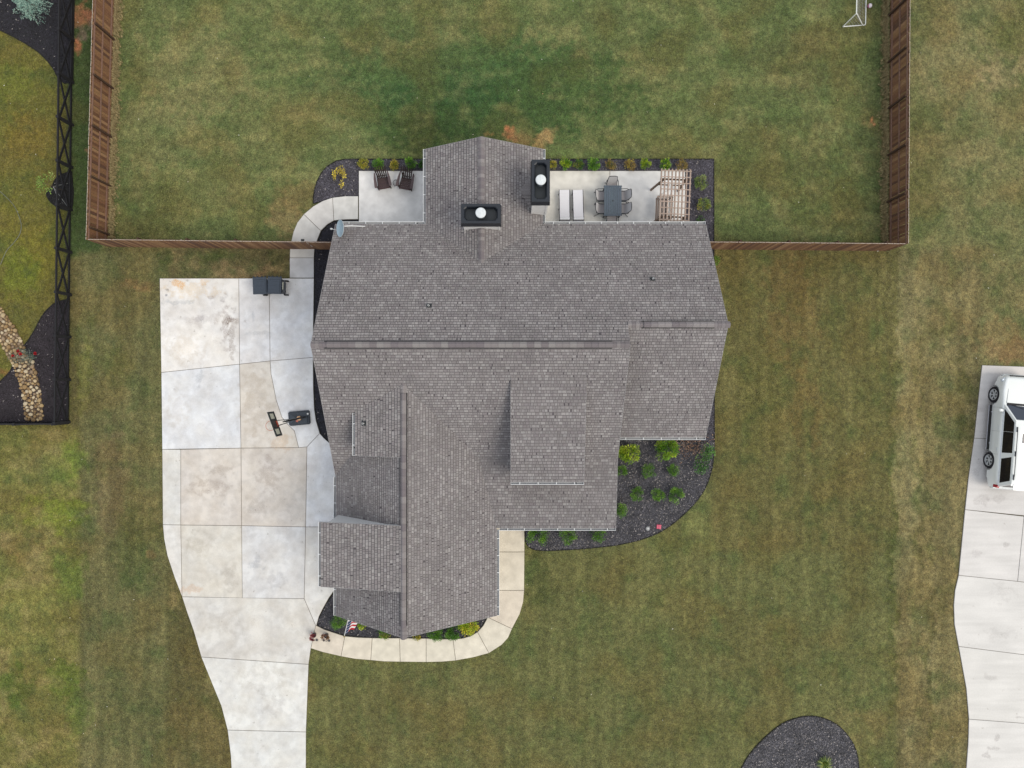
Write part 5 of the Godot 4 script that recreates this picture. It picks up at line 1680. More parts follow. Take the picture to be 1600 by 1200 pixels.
func pergola() -> void:
	# a cedar swing arbour: lattice roof on four posts with splayed feet, a slatted swing hanging in it
	var ctr := Vector3(7.94, 0.09, -9.17)
	var o := thing("pergola", "weathered wooden arbour with an open lattice roof at the right end of the dining patio", "pergola", ctr, -0.04)
	var c1 := S(196, 174, 160); var c2 := S(150, 124, 104)
	for k in 9:
		var m := MB.new()
		m.col = vary(c1, 0.07)
		var x := -0.70 + k * 0.176
		m.bar(Vector3(x, 2.20, -1.30), Vector3(x, 2.20, 1.30), 0.062, 0.09, 0.004)
		obj("rafter", m, M.wood, o)
	for k in 9:
		var m := MB.new()
		m.col = vary(c1, 0.07)
		var z := -1.2 + k * 0.30
		m.bar(Vector3(-0.74, 2.258, z), Vector3(0.76, 2.258, z), 0.048, 0.024, 0.003)
		obj("purlin", m, M.wood, o)
	for z in [-0.83, 1.0]:
		var b := MB.new()
		b.col = c2
		b.bar(Vector3(-0.72, 2.08, z), Vector3(0.72, 2.08, z), 0.05, 0.14, 0.005)
		obj("beam", b, M.wood, o)
		for s in [-1.0, 1.0]:
			var l := MB.new()
			l.col = vary(c2, 0.06)
			l.bar(Vector3(s * 0.55, 2.02, z), Vector3(s * (0.76 if s < 0 else 0.66), 0.0, z - 0.05), 0.09, 0.09, 0.005)
			obj("post", l, M.wood, o)
			var br := MB.new()
			br.col = vary(c2, 0.06)
			br.bar(Vector3(s * 0.62, 1.15, z), Vector3(s * 0.06, 1.15, z), 0.045, 0.09, 0.004)
			obj("brace", br, M.wood, o)
	var sw := thing("swing_bench", "slatted wooden swing hanging under the arbour's lattice roof", "swing", ctr + Vector3(-0.12, 0.0, 0.22), -0.04)
	for k in 6:
		var m := MB.new()
		m.col = vary(S(150, 132, 122), 0.06)
		m.bar(Vector3(-0.42 + k * 0.095, 0.46, -0.58), Vector3(-0.42 + k * 0.095, 0.46, 0.58), 0.08, 0.022, 0.003)
		obj("seat_slat", m, M.wood, sw)
	for k in 4:
		var m := MB.new()
		m.col = vary(S(156, 138, 126), 0.06)
		m.bar(Vector3(0.14 + k * 0.05, 0.55 + k * 0.12, -0.58), Vector3(0.14 + k * 0.05, 0.55 + k * 0.12, 0.58), 0.025, 0.09, 0.003)
		obj("back_slat", m, M.wood, sw)
	for s in [-1.0, 1.0]:
		var m := MB.new()
		m.col = c2
		m.bar(Vector3(-0.46, 0.435, s * 0.5), Vector3(0.16, 0.435, s * 0.5), 0.05, 0.03, 0.003)
		m.bar(Vector3(0.13, 0.435, s * 0.5), Vector3(0.30, 0.98, s * 0.5), 0.03, 0.05, 0.003)
		obj("bearer", m, M.wood, sw)
		var a := MB.new()
		a.col = c1
		a.bar(Vector3(-0.46, 0.72, s * 0.57), Vector3(0.22, 0.72, s * 0.57), 0.08, 0.022, 0.003)
		a.bar(Vector3(-0.40, 0.44, s * 0.55), Vector3(-0.40, 0.72, s * 0.55), 0.03, 0.05)
		obj("armrest", a, M.wood, sw)
		var ch := MB.new()
		ch.col = S(90, 88, 86)
		ch.tube([Vector3(-0.40, 0.70, s * 0.62), Vector3(0.0, 2.02, s * 0.66)], 0.008, 5)
		ch.tube([Vector3(0.20, 0.70, s * 0.62), Vector3(0.0, 2.02, s * 0.66)], 0.008, 5)
		ch.tube([Vector3(0.0, 2.02, s * 0.66), Vector3(0.0, 2.16, s * 0.70)], 0.008, 5)
		obj("chain", ch, M.metal, sw)

# ---------------------------------------------------------------- things about the yard
func make_yard_things() -> void:
	bins()
	hoop()
	goal()
	dish()
	flag()
	var cap := MB.new()
	cap.col = S(150, 152, 156)
	cap.lathe([Vector2(0.0, 0.0), Vector2(0.115, 0.0), Vector2(0.115, 0.05), Vector2(0.10, 0.062), Vector2(0.066, 0.062), Vector2(0.06, 0.05)], 22)
	cap.col = S(206, 208, 210)
	cap.lathe([Vector2(0.06, 0.05), Vector2(0.05, 0.062), Vector2(0.0, 0.066)], 22)
	var co := obj("drain_cap", cap, M.plastic)
	co.position = g(1012, 825.5) + Vector3.UP * 0.02
	tag(co, "round grey cap in the mulch near the outer edge of the front bed", "drain cap")
	var pk := thing("pink_marker", "small pink square pad lying in the mulch by the front bed's edge", "marker", g(1029, 822.5) + Vector3.UP * 0.02, -0.08)
	var pm := MB.new()
	pm.col = S(222, 92, 122)
	pm.box(Transform3D(Basis(), Vector3(0, 0.06, 0)), Vector3(0.24, 0.05, 0.22), 0.015)
	obj("pad", pm, M.plastic, pk)
	var st := MB.new()
	st.col = S(170, 60, 84)
	st.box(Transform3D(Basis(), Vector3(0, 0.088, 0)), Vector3(0.02, 0.01, 0.20), 0.003)
	st.box(Transform3D(Basis(), Vector3(0, 0.017, 0)), Vector3(0.03, 0.034, 0.03))
	obj("seam", st, M.plastic, pk)

func bins() -> void:
	for k in 2:
		var at: Vector3 = [g(406.5, 446.5, 1.05), g(429.5, 446, 1.05)][k]
		at.y = 0.055
		var o := thing("wheeled_bin", ["dark blue grey wheeled bin on the left, at the top edge of the driveway", "dark blue grey wheeled bin on the right, with its handle and wheels towards the house"][k], "bin", at, 0.035 if k == 0 else -0.03, "wheeled bins at the top of the driveway")
		var b := MB.new()
		b.col = S(46, 56, 70)
		var rows := []
		for e in [[0.0, 0.235, 0.30], [0.05, 0.25, 0.31], [0.85, 0.315, 0.385], [0.98, 0.325, 0.40], [1.0, 0.345, 0.415]]:
			var q := []
			var hx: float = e[1]; var hz: float = e[2]; var c := 0.045
			for w in [[hx, hz - c], [hx - c, hz], [-hx + c, hz], [-hx, hz - c], [-hx, -hz + c], [-hx + c, -hz], [hx - c, -hz], [hx, -hz + c]]:
				q.append(Vector3(w[0], e[0], w[1]))
			rows.append(q)
		for i in rows.size() - 1:
			for j in 8:
				b.orient([rows[i][j], rows[i][(j + 1) % 8], rows[i + 1][(j + 1) % 8], rows[i + 1][j]], Vector3(0, rows[i][0].y, 0))
		b.orient(rows[4].duplicate(), Vector3.ZERO); b.orient(rows[0].duplicate(), Vector3.UP)
		obj("body", b, M.plastic, o)
		var l := MB.new()
		l.col = S(54, 65, 80)
		l.box(Transform3D(Basis(), Vector3(-0.005, 1.035, 0.0)), Vector3(0.70, 0.06, 0.87), 0.02)
		l.box(Transform3D(Basis(), Vector3(0.0, 1.07, 0.03)), Vector3(0.56, 0.03, 0.66), 0.012)
		for z in [-0.22, 0.0, 0.22]:
			l.box(Transform3D(Basis(), Vector3(0.0, 1.086, 0.03 + z)), Vector3(0.46, 0.012, 0.03), 0.004)
		obj("lid", l, M.plastic, o)
		var hn := MB.new()
		hn.col = S(38, 44, 54)
		for z in [-0.30, -0.12, 0.12, 0.30]:
			hn.box(Transform3D(Basis(), Vector3(z, 1.03, -0.455)), Vector3(0.07, 0.07, 0.06), 0.012)
		obj("hinge", hn, M.plastic, o)
		if k == 1:
			var hd := MB.new()
			hd.col = S(62, 66, 72)
			hd.tube([Vector3(0.33, 0.97, -0.30), Vector3(0.46, 0.98, -0.26), Vector3(0.52, 0.98, -0.12), Vector3(0.53, 0.98, 0.10), Vector3(0.52, 0.98, 0.26), Vector3(0.44, 0.98, 0.36), Vector3(0.33, 0.97, 0.38)], 0.03, 8)
			hd.box(Transform3D(Basis(), Vector3(0.42, 0.90, 0.05)), Vector3(0.16, 0.12, 0.56), 0.03)
			obj("handle", hd, M.plastic, o)
			var tg := MB.new()
			tg.col = S(206, 206, 190)
			tg.box(Transform3D(Basis(), Vector3(0.40, 0.985, 0.0)), Vector3(0.04, 0.05, 0.38), 0.012)
			obj("grip", tg, M.plastic, o)
		for s in [-1.0, 1.0]:
			var w := MB.new()
			w.col = S(30, 30, 32)
			var wx: float = 0.30 if k == 1 else -0.05
			w.lathe([Vector2(0.0, -0.03), Vector2(0.10, -0.03), Vector2(0.125, -0.02), Vector2(0.125, 0.02), Vector2(0.10, 0.03), Vector2(0.0, 0.03)], 18, Transform3D(Basis(Vector3.RIGHT, PI / 2) if k == 1 else Basis(Vector3.RIGHT, PI / 2), Vector3(wx, 0.125, s * 0.36)))
			obj("wheel", w, M.rubber, o)

func hoop() -> void:
	var o := thing("basketball_hoop", "portable basketball hoop with a dark base on the driveway beside the house", "basketball hoop", g(469, 653) + Vector3.UP * 0.055, 0.09)
	var b := MB.new()
	b.col = S(48, 56, 66)
	b.prism(PackedVector2Array([Vector2(-0.55, -0.30), Vector2(-0.48, -0.37), Vector2(0.48, -0.37), Vector2(0.55, -0.30), Vector2(0.55, 0.30), Vector2(0.48, 0.37), Vector2(-0.48, 0.37), Vector2(-0.55, 0.30)]), 0.0, 0.15, 0.035)
	b.col = S(58, 68, 80)
	b.orient([Vector3(-0.46, 0.155, -0.26), Vector3(-0.46, 0.155, 0.26), Vector3(-0.1, 0.19, 0.0)], Vector3.ZERO)
	b.prism(PackedVector2Array([Vector2(-0.08, -0.3), Vector2(0.44, -0.3), Vector2(0.44, 0.3), Vector2(-0.08, 0.3)]), 0.14, 0.18, 0.02)
	obj("base", b, M.plastic, o)
	var cp := MB.new()
	cp.col = S(236, 238, 240)
	cp.lathe([Vector2(0.05, 0.0), Vector2(0.05, 0.03), Vector2(0.0, 0.035)], 12, Transform3D(Basis(), Vector3(0.48, 0.15, -0.18)))
	obj("filler_cap", cp, M.plastic, o)
	var stk := MB.new()
	stk.col = S(196, 112, 96)
	stk.box(Transform3D(Basis(Vector3.UP, -0.3), Vector3(-0.10, 0.185, 0.14)), Vector3(0.12, 0.012, 0.10), 0.003)
	obj("warning_label", stk, M.plastic, o)
	var p := MB.new()
	p.col = S(26, 27, 30)
	p.bar(Vector3(0.30, 0.16, -0.03), Vector3(0.29, 3.0, 0.03), 0.09, 0.09, 0.01, Vector3.RIGHT)
	p.tube([Vector3(0.44, 0.18, -0.03), Vector3(0.295, 1.1, 0.0)], 0.02, 6)
	obj("pole", p, M.black_metal, o)
	var board := Vector3(-0.17, 3.28, 0.10)
	for s in [-1.0, 1.0]:
		var a := MB.new()
		a.col = S(34, 35, 38)
		a.bar(Vector3(0.33, 2.72, 0.03 + s * 0.07), Vector3(-0.11, 3.02, 0.08 + s * 0.13), 0.025, 0.05, 0.004)
		a.bar(Vector3(0.33, 2.98, 0.03 + s * 0.07), Vector3(-0.11, 3.42, 0.08 + s * 0.13), 0.025, 0.05, 0.004)
		obj("arm", a, M.black_metal, o)
	var jk := MB.new()
	jk.col = S(24, 24, 27)
	jk.tube([Vector3(0.29, 2.1, 0.02), Vector3(0.06, 2.8, 0.05)], 0.03, 7)
	obj("lift_strut", jk, M.black_metal, o)
	var yaw := Basis(Vector3.UP, 0.26)
	var fr := MB.new()
	fr.col = S(38, 40, 44)
	for e in [[Vector3(0, 0.37, 0), Vector3(0.05, 0.07, 1.22)], [Vector3(0, -0.37, 0), Vector3(0.05, 0.07, 1.22)], [Vector3(0, 0, 0.585), Vector3(0.05, 0.68, 0.05)], [Vector3(0, 0, -0.585), Vector3(0.05, 0.68, 0.05)], [Vector3(0.02, 0, 0.20), Vector3(0.03, 0.68, 0.04)], [Vector3(0.02, 0, -0.20), Vector3(0.03, 0.68, 0.04)]]:
		fr.box(Transform3D(yaw, board + yaw * e[0]), e[1], 0.005)
	obj("backboard_frame", fr, M.black_metal, o)
	var pn := MB.new()
	pn.col = S(70, 72, 72)
	pn.box(Transform3D(yaw, board), Vector3(0.012, 0.70, 1.14))
	pn.col = S(206, 208, 190)
	for s in [-0.38, 0.38]:
		pn.box(Transform3D(yaw, board + yaw * Vector3(0.0, 0.0, s)), Vector3(0.018, 0.46, 0.26))
	var po := obj("backboard", pn, M.plastic, o)
	var sq := MB.new()
	sq.col = S(196, 84, 62)
	for e in [[Vector3(-0.01, 0.20, 0), Vector3(0.008, 0.04, 0.46)], [Vector3(-0.01, -0.12, 0), Vector3(0.008, 0.04, 0.46)], [Vector3(-0.01, 0.04, 0.21), Vector3(0.008, 0.28, 0.04)], [Vector3(-0.01, 0.04, -0.21), Vector3(0.008, 0.28, 0.04)], [Vector3(0.034, -0.26, 0.0), Vector3(0.03, 0.12, 0.30)]]:
		sq.box(Transform3D(yaw, board + yaw * e[0]), e[1])
	obj("target_square", sq, M.plastic, po)
	var rm := MB.new()
	rm.col = S(226, 122, 84)
	var ring := []
	var rc := board + yaw * Vector3(-0.32, -0.28, 0)
	for k in 29:
		ring.append(rc + Vector3(cos(TAU * k / 28.0), 0, sin(TAU * k / 28.0)) * 0.23)
	rm.tube(ring, 0.010, 6)
	rm.bar(board + yaw * Vector3(-0.02, -0.28, 0), board + yaw * Vector3(-0.10, -0.28, 0), 0.12, 0.012)
	var ro := obj("rim", rm, M.plastic, o)
	var net := MB.new()
	net.col = S(228, 226, 220)
	for k in 12:
		var a0 := TAU * k / 12.0
		for s in [-1.0, 1.0]:
			var pth := []
			for i in 4:
				var a1: float = a0 + s * i * 0.26
				pth.append(rc + Vector3(cos(a1), 0, sin(a1)) * [0.225, 0.185, 0.15, 0.13][i] - Vector3.UP * 0.13 * i)
			net.tube(pth, 0.0035, 4)
	obj("net", net, M.fabric, ro)
	var ball := thing("basketball", "tan basketball resting on the hoop's dark base behind the pole", "ball", g(470.5, 653) + Vector3.UP * 0.235)
	var bm := MB.new()
	bm.col = S(222, 178, 138)
	var prof := []
	for i in 13:
		prof.append(Vector2(sin(PI * i / 12.0) * 0.12, 0.12 - cos(PI * i / 12.0) * 0.12))
	smooth_lathe(bm, prof, 20, Vector3(0, 0.12, 0))
	obj("leather", bm, M.rubber, ball)
	var sm := MB.new()
	sm.col = S(60, 48, 42)
	for ba in [Basis(), Basis(Vector3.RIGHT, PI / 2), Basis(Vector3.BACK, PI / 2)]:
		var r := []
		for k in 25:
			r.append(Vector3(0, 0.12, 0) + ba * (Vector3(cos(TAU * k / 24.0), 0, sin(TAU * k / 24.0)) * 0.119))
		sm.tube(r, 0.003, 4)
	obj("seam", sm, M.rubber, ball)

func smooth_lathe(b: MB, prof: Array, seg: int, ctr: Vector3) -> void:    # round about ctr
	for i in prof.size() - 1:
		for k in seg:
			var q := []
			for e in [[i, k], [i + 1, k], [i + 1, k + 1], [i, k + 1]]:
				var t: float = TAU * e[1] / seg
				q.append(Vector3(cos(t) * prof[e[0]].x, prof[e[0]].y, sin(t) * prof[e[0]].x))
			var n := []
			for p in q:
				n.append((p - ctr).normalized())
			b.tri_n(q[0], q[1], q[2], n[0], n[1], n[2]); b.tri_n(q[0], q[2], q[3], n[0], n[2], n[3])

func goal() -> void:
	var o := thing("soccer_goal", "small white framed soccer goal by the right fence", "soccer goal", Vector3(17.22, 0.03, -18.6))
	var a := Vector3(0, 0, 0); var b := Vector3(1.18, 0, -0.08); var d := Vector3(0.14, 1.12, -0.06)
	var far := Vector3(0.05, 0, -2.4)
	var white := S(244, 246, 242)
	for e in [Vector3.ZERO, far]:
		var m := MB.new()
		m.col = white
		m.tube([a + e, d + e + Vector3(-0.02, -0.05, 0), d + e, d + e + Vector3(0.05, -0.03, 0), b + e + Vector3(-0.16, 0.02, 0.02)], 0.028, 8)
		obj("post", m, M.steel_white, o)
		var s := MB.new()
		s.col = white
		s.tube([a + e, b + e + Vector3(-0.08, 0, 0)], 0.028, 8)
		obj("ground_bar", s, M.steel_white, o)
	var cb := MB.new()
	cb.col = white
	cb.tube([d, d + far], 0.028, 8)
	obj("crossbar", cb, M.steel_white, o)
	var bb := MB.new()
	bb.col = white
	bb.tube([b + Vector3(-0.08, 0, 0), b + Vector3(-0.02, 0, -0.02), b + Vector3(0, 0, -0.08), b + far + Vector3(0, 0, 0.08), b + far + Vector3(-0.02, 0, 0.02), b + far + Vector3(-0.08, 0, 0)], 0.028, 8)
	obj("rear_bar", bb, M.steel_white, o)
	var n := MB.new()
	n.col = S(190, 190, 200)
	for i in 17:                                                # the net falls from the crossbar to the rear bar, slack in the middle
		var f := i / 16.0
		var pth := []
		for k in 9:
			var t := k / 8.0
			pth.append(d.lerp(b, t) + far * f - Vector3.UP * 0.18 * sin(PI * t))
		n.tube(pth, 0.004, 4)
	for k in 9:
		var t := k / 8.0
		var s := d.lerp(b, t) - Vector3.UP * 0.18 * sin(PI * t)
		n.tube([s, s + far], 0.004, 4)
	for k in 8:
		var t := k / 8.0
		for e in [Vector3.ZERO, far]:
			n.tube([a.lerp(d, t) + e, a.lerp(b, t) + e], 0.004, 4)
			n.tube([a.lerp(b, t) + e, d.lerp(b, t) - Vector3.UP * 0.18 * sin(PI * t) + e], 0.004, 4)
	obj("net", n, M.fabric, o)
	var ball := thing("soccer_ball", "small white and pink ball behind the soccer goal's rear bar", "ball", Vector3(18.56, 0.03, -19.62))
	for half in 2:
		var m := MB.new()
		m.col = S(240, 232, 244) if half == 0 else S(196, 120, 150)
		var prof := []
		for i in 7:
			var t := PI * 0.5 * i / 6.0 + (PI * 0.5 if half else 0.0)
			prof.append(Vector2(sin(t) * 0.115, cos(t) * 0.115))
		prof.reverse()
		var e := MB.new()
		e.col = m.col
		smooth_lathe(e, prof, 18, Vector3.ZERO)
		var mi := obj("shell", e, M.plastic, ball)
		mi.position = Vector3(0, 0.115, 0); mi.rotation = Vector3(0.5, 0.3, -0.7)

func dish() -> void:
	var top := Vector3(-7.97, 3.60, -7.28)
	var o := thing("satellite_dish", "pale blue grey satellite dish at the left rear corner of the roof", "satellite dish", Vector3(-7.2, 2.9, -7.5))
	var n := Vector3(-0.80, 0.62, 0.06).normalized()
	var x := n.cross(Vector3.UP).normalized(); var y := x.cross(n)
	var ba := Basis(x, n, y)
	var d := MB.new()
	d.col = S(176, 196, 208)
	var rows := [Vector2(0.405, 0.085), Vector2(0.395, 0.09), Vector2(0.37, 0.068), Vector2(0.28, 0.038), Vector2(0.18, 0.014), Vector2(0.08, 0.002), Vector2(0.0, 0.0)]
	d.col = S(216, 224, 230)
	d.lathe([rows[1], rows[0], Vector2(0.37, 0.055), Vector2(0.2, 0.0), Vector2(0.0, -0.015)], 36, Transform3D(ba, top - o.position))
	d.col = S(172, 194, 208)
	for i in range(1, 6):
		d.lathe([rows[i], rows[i + 1]], 36, Transform3D(ba, top - o.position))
	obj("reflector", d, M.steel_white, o)
	var m := MB.new()
	m.col = S(226, 228, 232)
	m.tube([Vector3(0.42, 0.0, -0.05), Vector3(0.3, 0.02, -0.03), Vector3(-0.35, 0.55, 0.06), Vector3(-0.66, 0.69, 0.11)], 0.028, 8)
	m.tube([Vector3(0.1, 0.18, 0.0), Vector3(0.02, 0.02, 0.12), Vector3(0.0, -0.03, 0.14)], 0.02, 7)
	m.box(Transform3D(Basis(), Vector3(0.30, 0.03, 0.0)), Vector3(0.34, 0.05, 0.06), 0.01)
	m.box(Transform3D(Basis(), Vector3(0.12, 0.04, 0.22)), Vector3(0.14, 0.05, 0.10), 0.01)
	obj("mount", m, M.steel_white, o)
	var f := MB.new()
	f.col = S(200, 204, 210)
	var feed := top - o.position + n * 0.42 - y * 0.22
	f.tube([top - o.position - y * 0.38 + n * 0.06, feed], 0.014, 6)
	f.box(Transform3D(ba, feed), Vector3(0.07, 0.10, 0.08), 0.012)
	obj("feed_arm", f, M.steel_white, o)

func flag() -> void:
	var foot := Vector3(-7.9, 1.75, 10.74); var tip := Vector3(-8.14, 2.45, 12.25)
	var o := thing("house_flag", "striped red and white flag with a blue corner at the garage gable", "flag", foot)
	var p := MB.new()
	p.col = S(236, 238, 240)
	p.tube([Vector3.ZERO, tip - foot], 0.016, 8)
	p.box(Transform3D(Basis(), Vector3(0, -0.02, -0.02)), Vector3(0.06, 0.12, 0.06), 0.01)
	obj("pole", p, M.steel_white, o)
	var kn := MB.new()
	kn.col = S(170, 150, 96)
	var prof := []
	for i in 9:
		prof.append(Vector2(sin(PI * i / 8.0) * 0.04, -cos(PI * i / 8.0) * 0.04))
	smooth_lathe(kn, prof, 12, Vector3.ZERO)
	var ko := obj("finial", kn, M.metal, o)
	ko.position = tip - foot
	# cloth: the hoist runs down the pole from near its tip, the fly hangs and drifts to the east
	var hoist0 := tip.lerp(foot, 0.06) - foot; var hoist1 := tip.lerp(foot, 0.72) - foot
	var cl := MB.new()
	var red := S(190, 34, 52); var white := S(246, 246, 248); var blue := S(40, 58, 104)
	var nu := 26; var nv := 36
	var grid := []
	for i in nu + 1:
		var row := []
		var u := float(i) / nu                                     # across the stripes
		for j in nv + 1:
			var v := float(j) / nv                                 # along the fly
			var fl := lerpf(0.95, 1.25, u)
			var q := hoist0.lerp(hoist1, u * (1.0 - 0.16 * v) + 0.06 * v)
			q += Vector3(0.55, -0.78, -0.10) * v * fl * lerpf(0.6, 1.0, u)
			q += Vector3(0.35, 0.45, 0.75) * 0.05 * sin(v * 7.5 + u * 3.2) * v * 1.4
			row.append(q)
		grid.append(row)
	for i in nu:
		var stripe := int(floor(i / 2.0))
		for j in nv:
			var c := red if stripe % 2 == 0 else white
			if i < 14 and j < 14:
				c = blue
				if (i % 3 == 1) and (j % 3 == 1):
					c = white
			cl.col = c
			cl.quad(grid[i][j], grid[i][j + 1], grid[i + 1][j + 1], grid[i + 1][j])
	obj("cloth", cl, M.fabric, o)

# ---------------------------------------------------------------- the neighbour's car
func loft(b: MB, rings: Array, closed := false) -> void:              # smooth skin over rings of equal length
	var cnt: int = rings.size(); var w: int = rings[0].size()
	var nrm := []
	for i in cnt:
		var row := []
		for k in w:
			var a: Vector3 = rings[mini(i + 1, cnt - 1)][k] - rings[maxi(i - 1, 0)][k]
			var k0 := (k + w - 1) % w if closed else maxi(k - 1, 0); var k1 := (k + 1) % w if closed else mini(k + 1, w - 1)
			var c: Vector3 = rings[i][k1] - rings[i][k0]
			row.append(a.cross(c).normalized())
		nrm.append(row)
	for i in cnt - 1:
		for k in (w if closed else w - 1):
			var k2 := (k + 1) % w
			var p := [rings[i][k], rings[i + 1][k], rings[i + 1][k2], rings[i][k2]]
			var n := [nrm[i][k], nrm[i + 1][k], nrm[i + 1][k2], nrm[i][k2]]
			b.tri_n(p[0], p[1], p[2], n[0], n[1], n[2]); b.tri_n(p[0], p[2], p[3], n[0], n[2], n[3])

func make_car() -> void:
	var o := thing("parked_car", "long white sport utility car parked at the top of the right driveway", "car", Vector3(25.60, 0.055, 2.30), -0.077)
	var white := S(240, 244, 244)
	var wheels := [-1.69, 1.69]
	# body: half sections mirrored; x of the outer skin, sill height with wheel openings, deck height
	var zs := []
	for i in 71:
		zs.append(lerpf(-2.70, 3.02, i / 70.0))
	var rings := []
	for z: float in zs:
		var w := 1.0
		if z < -1.9:
			w = lerpf(0.70, 1.0, pow(clampf((z + 2.70) / 0.8, 0.0, 1.0), 0.45))
		if z > 2.4:
			w = lerpf(1.0, 0.90, pow((z - 2.4) / 0.62, 2.0))
		var deck := 1.16
		if z < -1.15:
			deck = lerpf(0.98, 1.16, pow(clampf((z + 2.62) / 1.45, 0.0, 1.0), 0.5))
		if z < -2.6:
			deck = lerpf(0.80, 0.98, clampf((z + 2.70) / 0.1, 0.0, 1.0))
		if z > 2.9:
			deck = lerpf(1.16, 0.98, (z - 2.9) / 0.12)
		var sill := 0.33
		for wz in wheels:
			var dz: float = absf(z - wz)
			if dz < 0.47:
				sill = maxf(sill, 0.40 + sqrt(0.47 * 0.47 - dz * dz) * 0.98)
		if z < -2.3 or z > 2.6:
			sill = maxf(sill, 0.38)
		var half := [Vector3(w * 0.965, sill, z), Vector3(w * 0.99, maxf(sill, 0.52), z), Vector3(w, maxf(sill + 0.01, 0.74), z), Vector3(w * 0.995, maxf(sill + 0.02, deck - 0.16), z), Vector3(w * 0.975, deck - 0.05, z), Vector3(w * 0.93, deck - 0.005, z), Vector3(w * 0.86, deck + 0.012, z), Vector3(w * 0.45, deck + 0.035, z), Vector3(0, deck + 0.042, z)]
		var ring := []
		for k in half.size():
			ring.append(half[k] * Vector3(-1, 1, 1))
		for k in range(half.size() - 2, -1, -1):
			ring.append(half[k])
		rings.append(ring)
	var b := MB.new()
	b.col = white
	loft(b, rings)
	b.orient(rings[0].duplicate(), Vector3.ZERO)
	b.orient(rings[70].duplicate(), Vector3.ZERO)
	var body := obj("body", b, M.paint, o)
	var un := MB.new()
	un.col = S(20, 20, 22)
	un.box(Transform3D(Basis(), Vector3(0, 0.44, 0.16)), Vector3(1.55, 0.42, 5.3), 0.05)
	obj("underbody", un, M.rubber, o)
	# greenhouse: pillars and roof in body colour
	var gh := MB.new()
	gh.col = white
	var bx := 0.925; var tx := 0.755; var y0 := 1.15; var y1 := 1.83
	var base := [Vector3(-bx, y0, -1.22), Vector3(bx, y0, -1.22), Vector3(bx, y0, 2.93), Vector3(-bx, y0, 2.93)]
	var top := [Vector3(-tx, y1, -0.42), Vector3(tx, y1, -0.42), Vector3(tx, y1, 2.72), Vector3(-tx, y1, 2.72)]
	for k in 4:
		gh.orient([base[k], base[(k + 1) % 4], top[(k + 1) % 4], top[k]], Vector3(0, 1.3, 0.8))
	obj("pillars", gh, M.paint, o)
	var rf := MB.new()
	rf.col = white
	var rr := []
	for i in 15:
		var z := lerpf(-0.46, 2.80, i / 14.0)
		var e := minf(1.0, minf((z + 0.46) / 0.25, (2.80 - z) / 0.25))
		var yy := y1 + 0.055 * sqrt(clampf(e, 0.0, 1.0))
		var ring := []
		for k in 11:
			var f := k / 10.0 * 2.0 - 1.0
			var xx := f * (tx + 0.012)
			ring.append(Vector3(xx, lerpf(yy, y1 - 0.012, pow(absf(f), 4.0)), z))
		rr.append(ring)
	loft(rf, rr)
	var roof := obj("roof", rf, M.paint, o)
	for s in [-1.0, 1.0]:
		var rl := MB.new()
		rl.col = S(44, 46, 58)
		rl.tube([Vector3(s * 0.70, 1.86, -0.1), Vector3(s * 0.71, 1.915, 0.05), Vector3(s * 0.71, 1.92, 2.3), Vector3(s * 0.70, 1.86, 2.5)], 0.018, 7)
		for z in [0.0, 1.2, 2.35]:
			rl.box(Transform3D(Basis(), Vector3(s * 0.71, 1.885, z)), Vector3(0.05, 0.06, 0.26), 0.012)
		obj("roof_rail", rl, M.black_metal, roof)
	var sr := MB.new()
	sr.col = S(46, 52, 66)
	sr.box(Transform3D(Basis(), Vector3(0.0, 1.887, 0.42)), Vector3(0.84, 0.014, 0.46), 0.004)
	obj("sunroof", sr, M.glass_dark, roof)
	# panes, each set 6 mm proud
	var wn := Vector3(0, 0.8, -0.68).normalized() * 0.008
	var gl := S(20, 22, 30)
	var ws := MB.new()
	ws.col = S(46, 54, 70)
	ws.orient([base[0].lerp(base[1], 0.055).lerp(top[0], 0.03) + wn, base[1].lerp(base[0], 0.055).lerp(top[1], 0.03) + wn, top[1].lerp(top[0], 0.05).lerp(base[1], 0.08) + wn, top[0].lerp(top[1], 0.05).lerp(base[0], 0.08) + wn], Vector3(0, 1, 1))
	obj("windscreen", ws, M.glass_dark, o)
	var rw := MB.new()
	rw.col = gl
	var rn := Vector3(0, 0.3, 0.95).normalized() * 0.008
	rw.orient([base[2].lerp(base[3], 0.08) + rn + Vector3.UP * 0.04, base[3].lerp(base[2], 0.08) + rn + Vector3.UP * 0.04, top[3].lerp(top[2], 0.08) + rn - Vector3.UP * 0.06, top[2].lerp(top[3], 0.08) + rn - Vector3.UP * 0.06], Vector3(0, 1.3, 0))
	obj("rear_window", rw, M.glass_dark, o)
	for s in [-1.0, 1.0]:
		var at := func(z: float, f: float) -> Vector3: return Vector3(s * (lerpf(bx, tx, f) + 0.008), lerpf(y0, y1, f), z)
		for e in [[[-0.98, 0.10], [0.14, 0.10], [0.14, 0.88], [-0.34, 0.88]], [[0.155, 0.10], [1.22, 0.10], [1.18, 0.88], [0.155, 0.88]], [[1.52, 0.10], [2.74, 0.10], [2.56, 0.86], [1.38, 0.86]]]:
			var m := MB.new()
			m.col = gl
			var q := []
			for k in e:
				q.append(at.call(k[0], k[1]))
			m.orient(q, Vector3(0, 1.4, 0.8))
			obj("side_window", m, M.glass_dark, o)
		var bt := MB.new()                                       # bright belt moulding
		bt.col = S(236, 240, 246)
		bt.bar(Vector3(s * 0.945, 1.165, -1.0), Vector3(s * 0.945, 1.165, 2.86), 0.03, 0.016, 0.004)
		obj("belt_moulding", bt, M.steel_white, o)
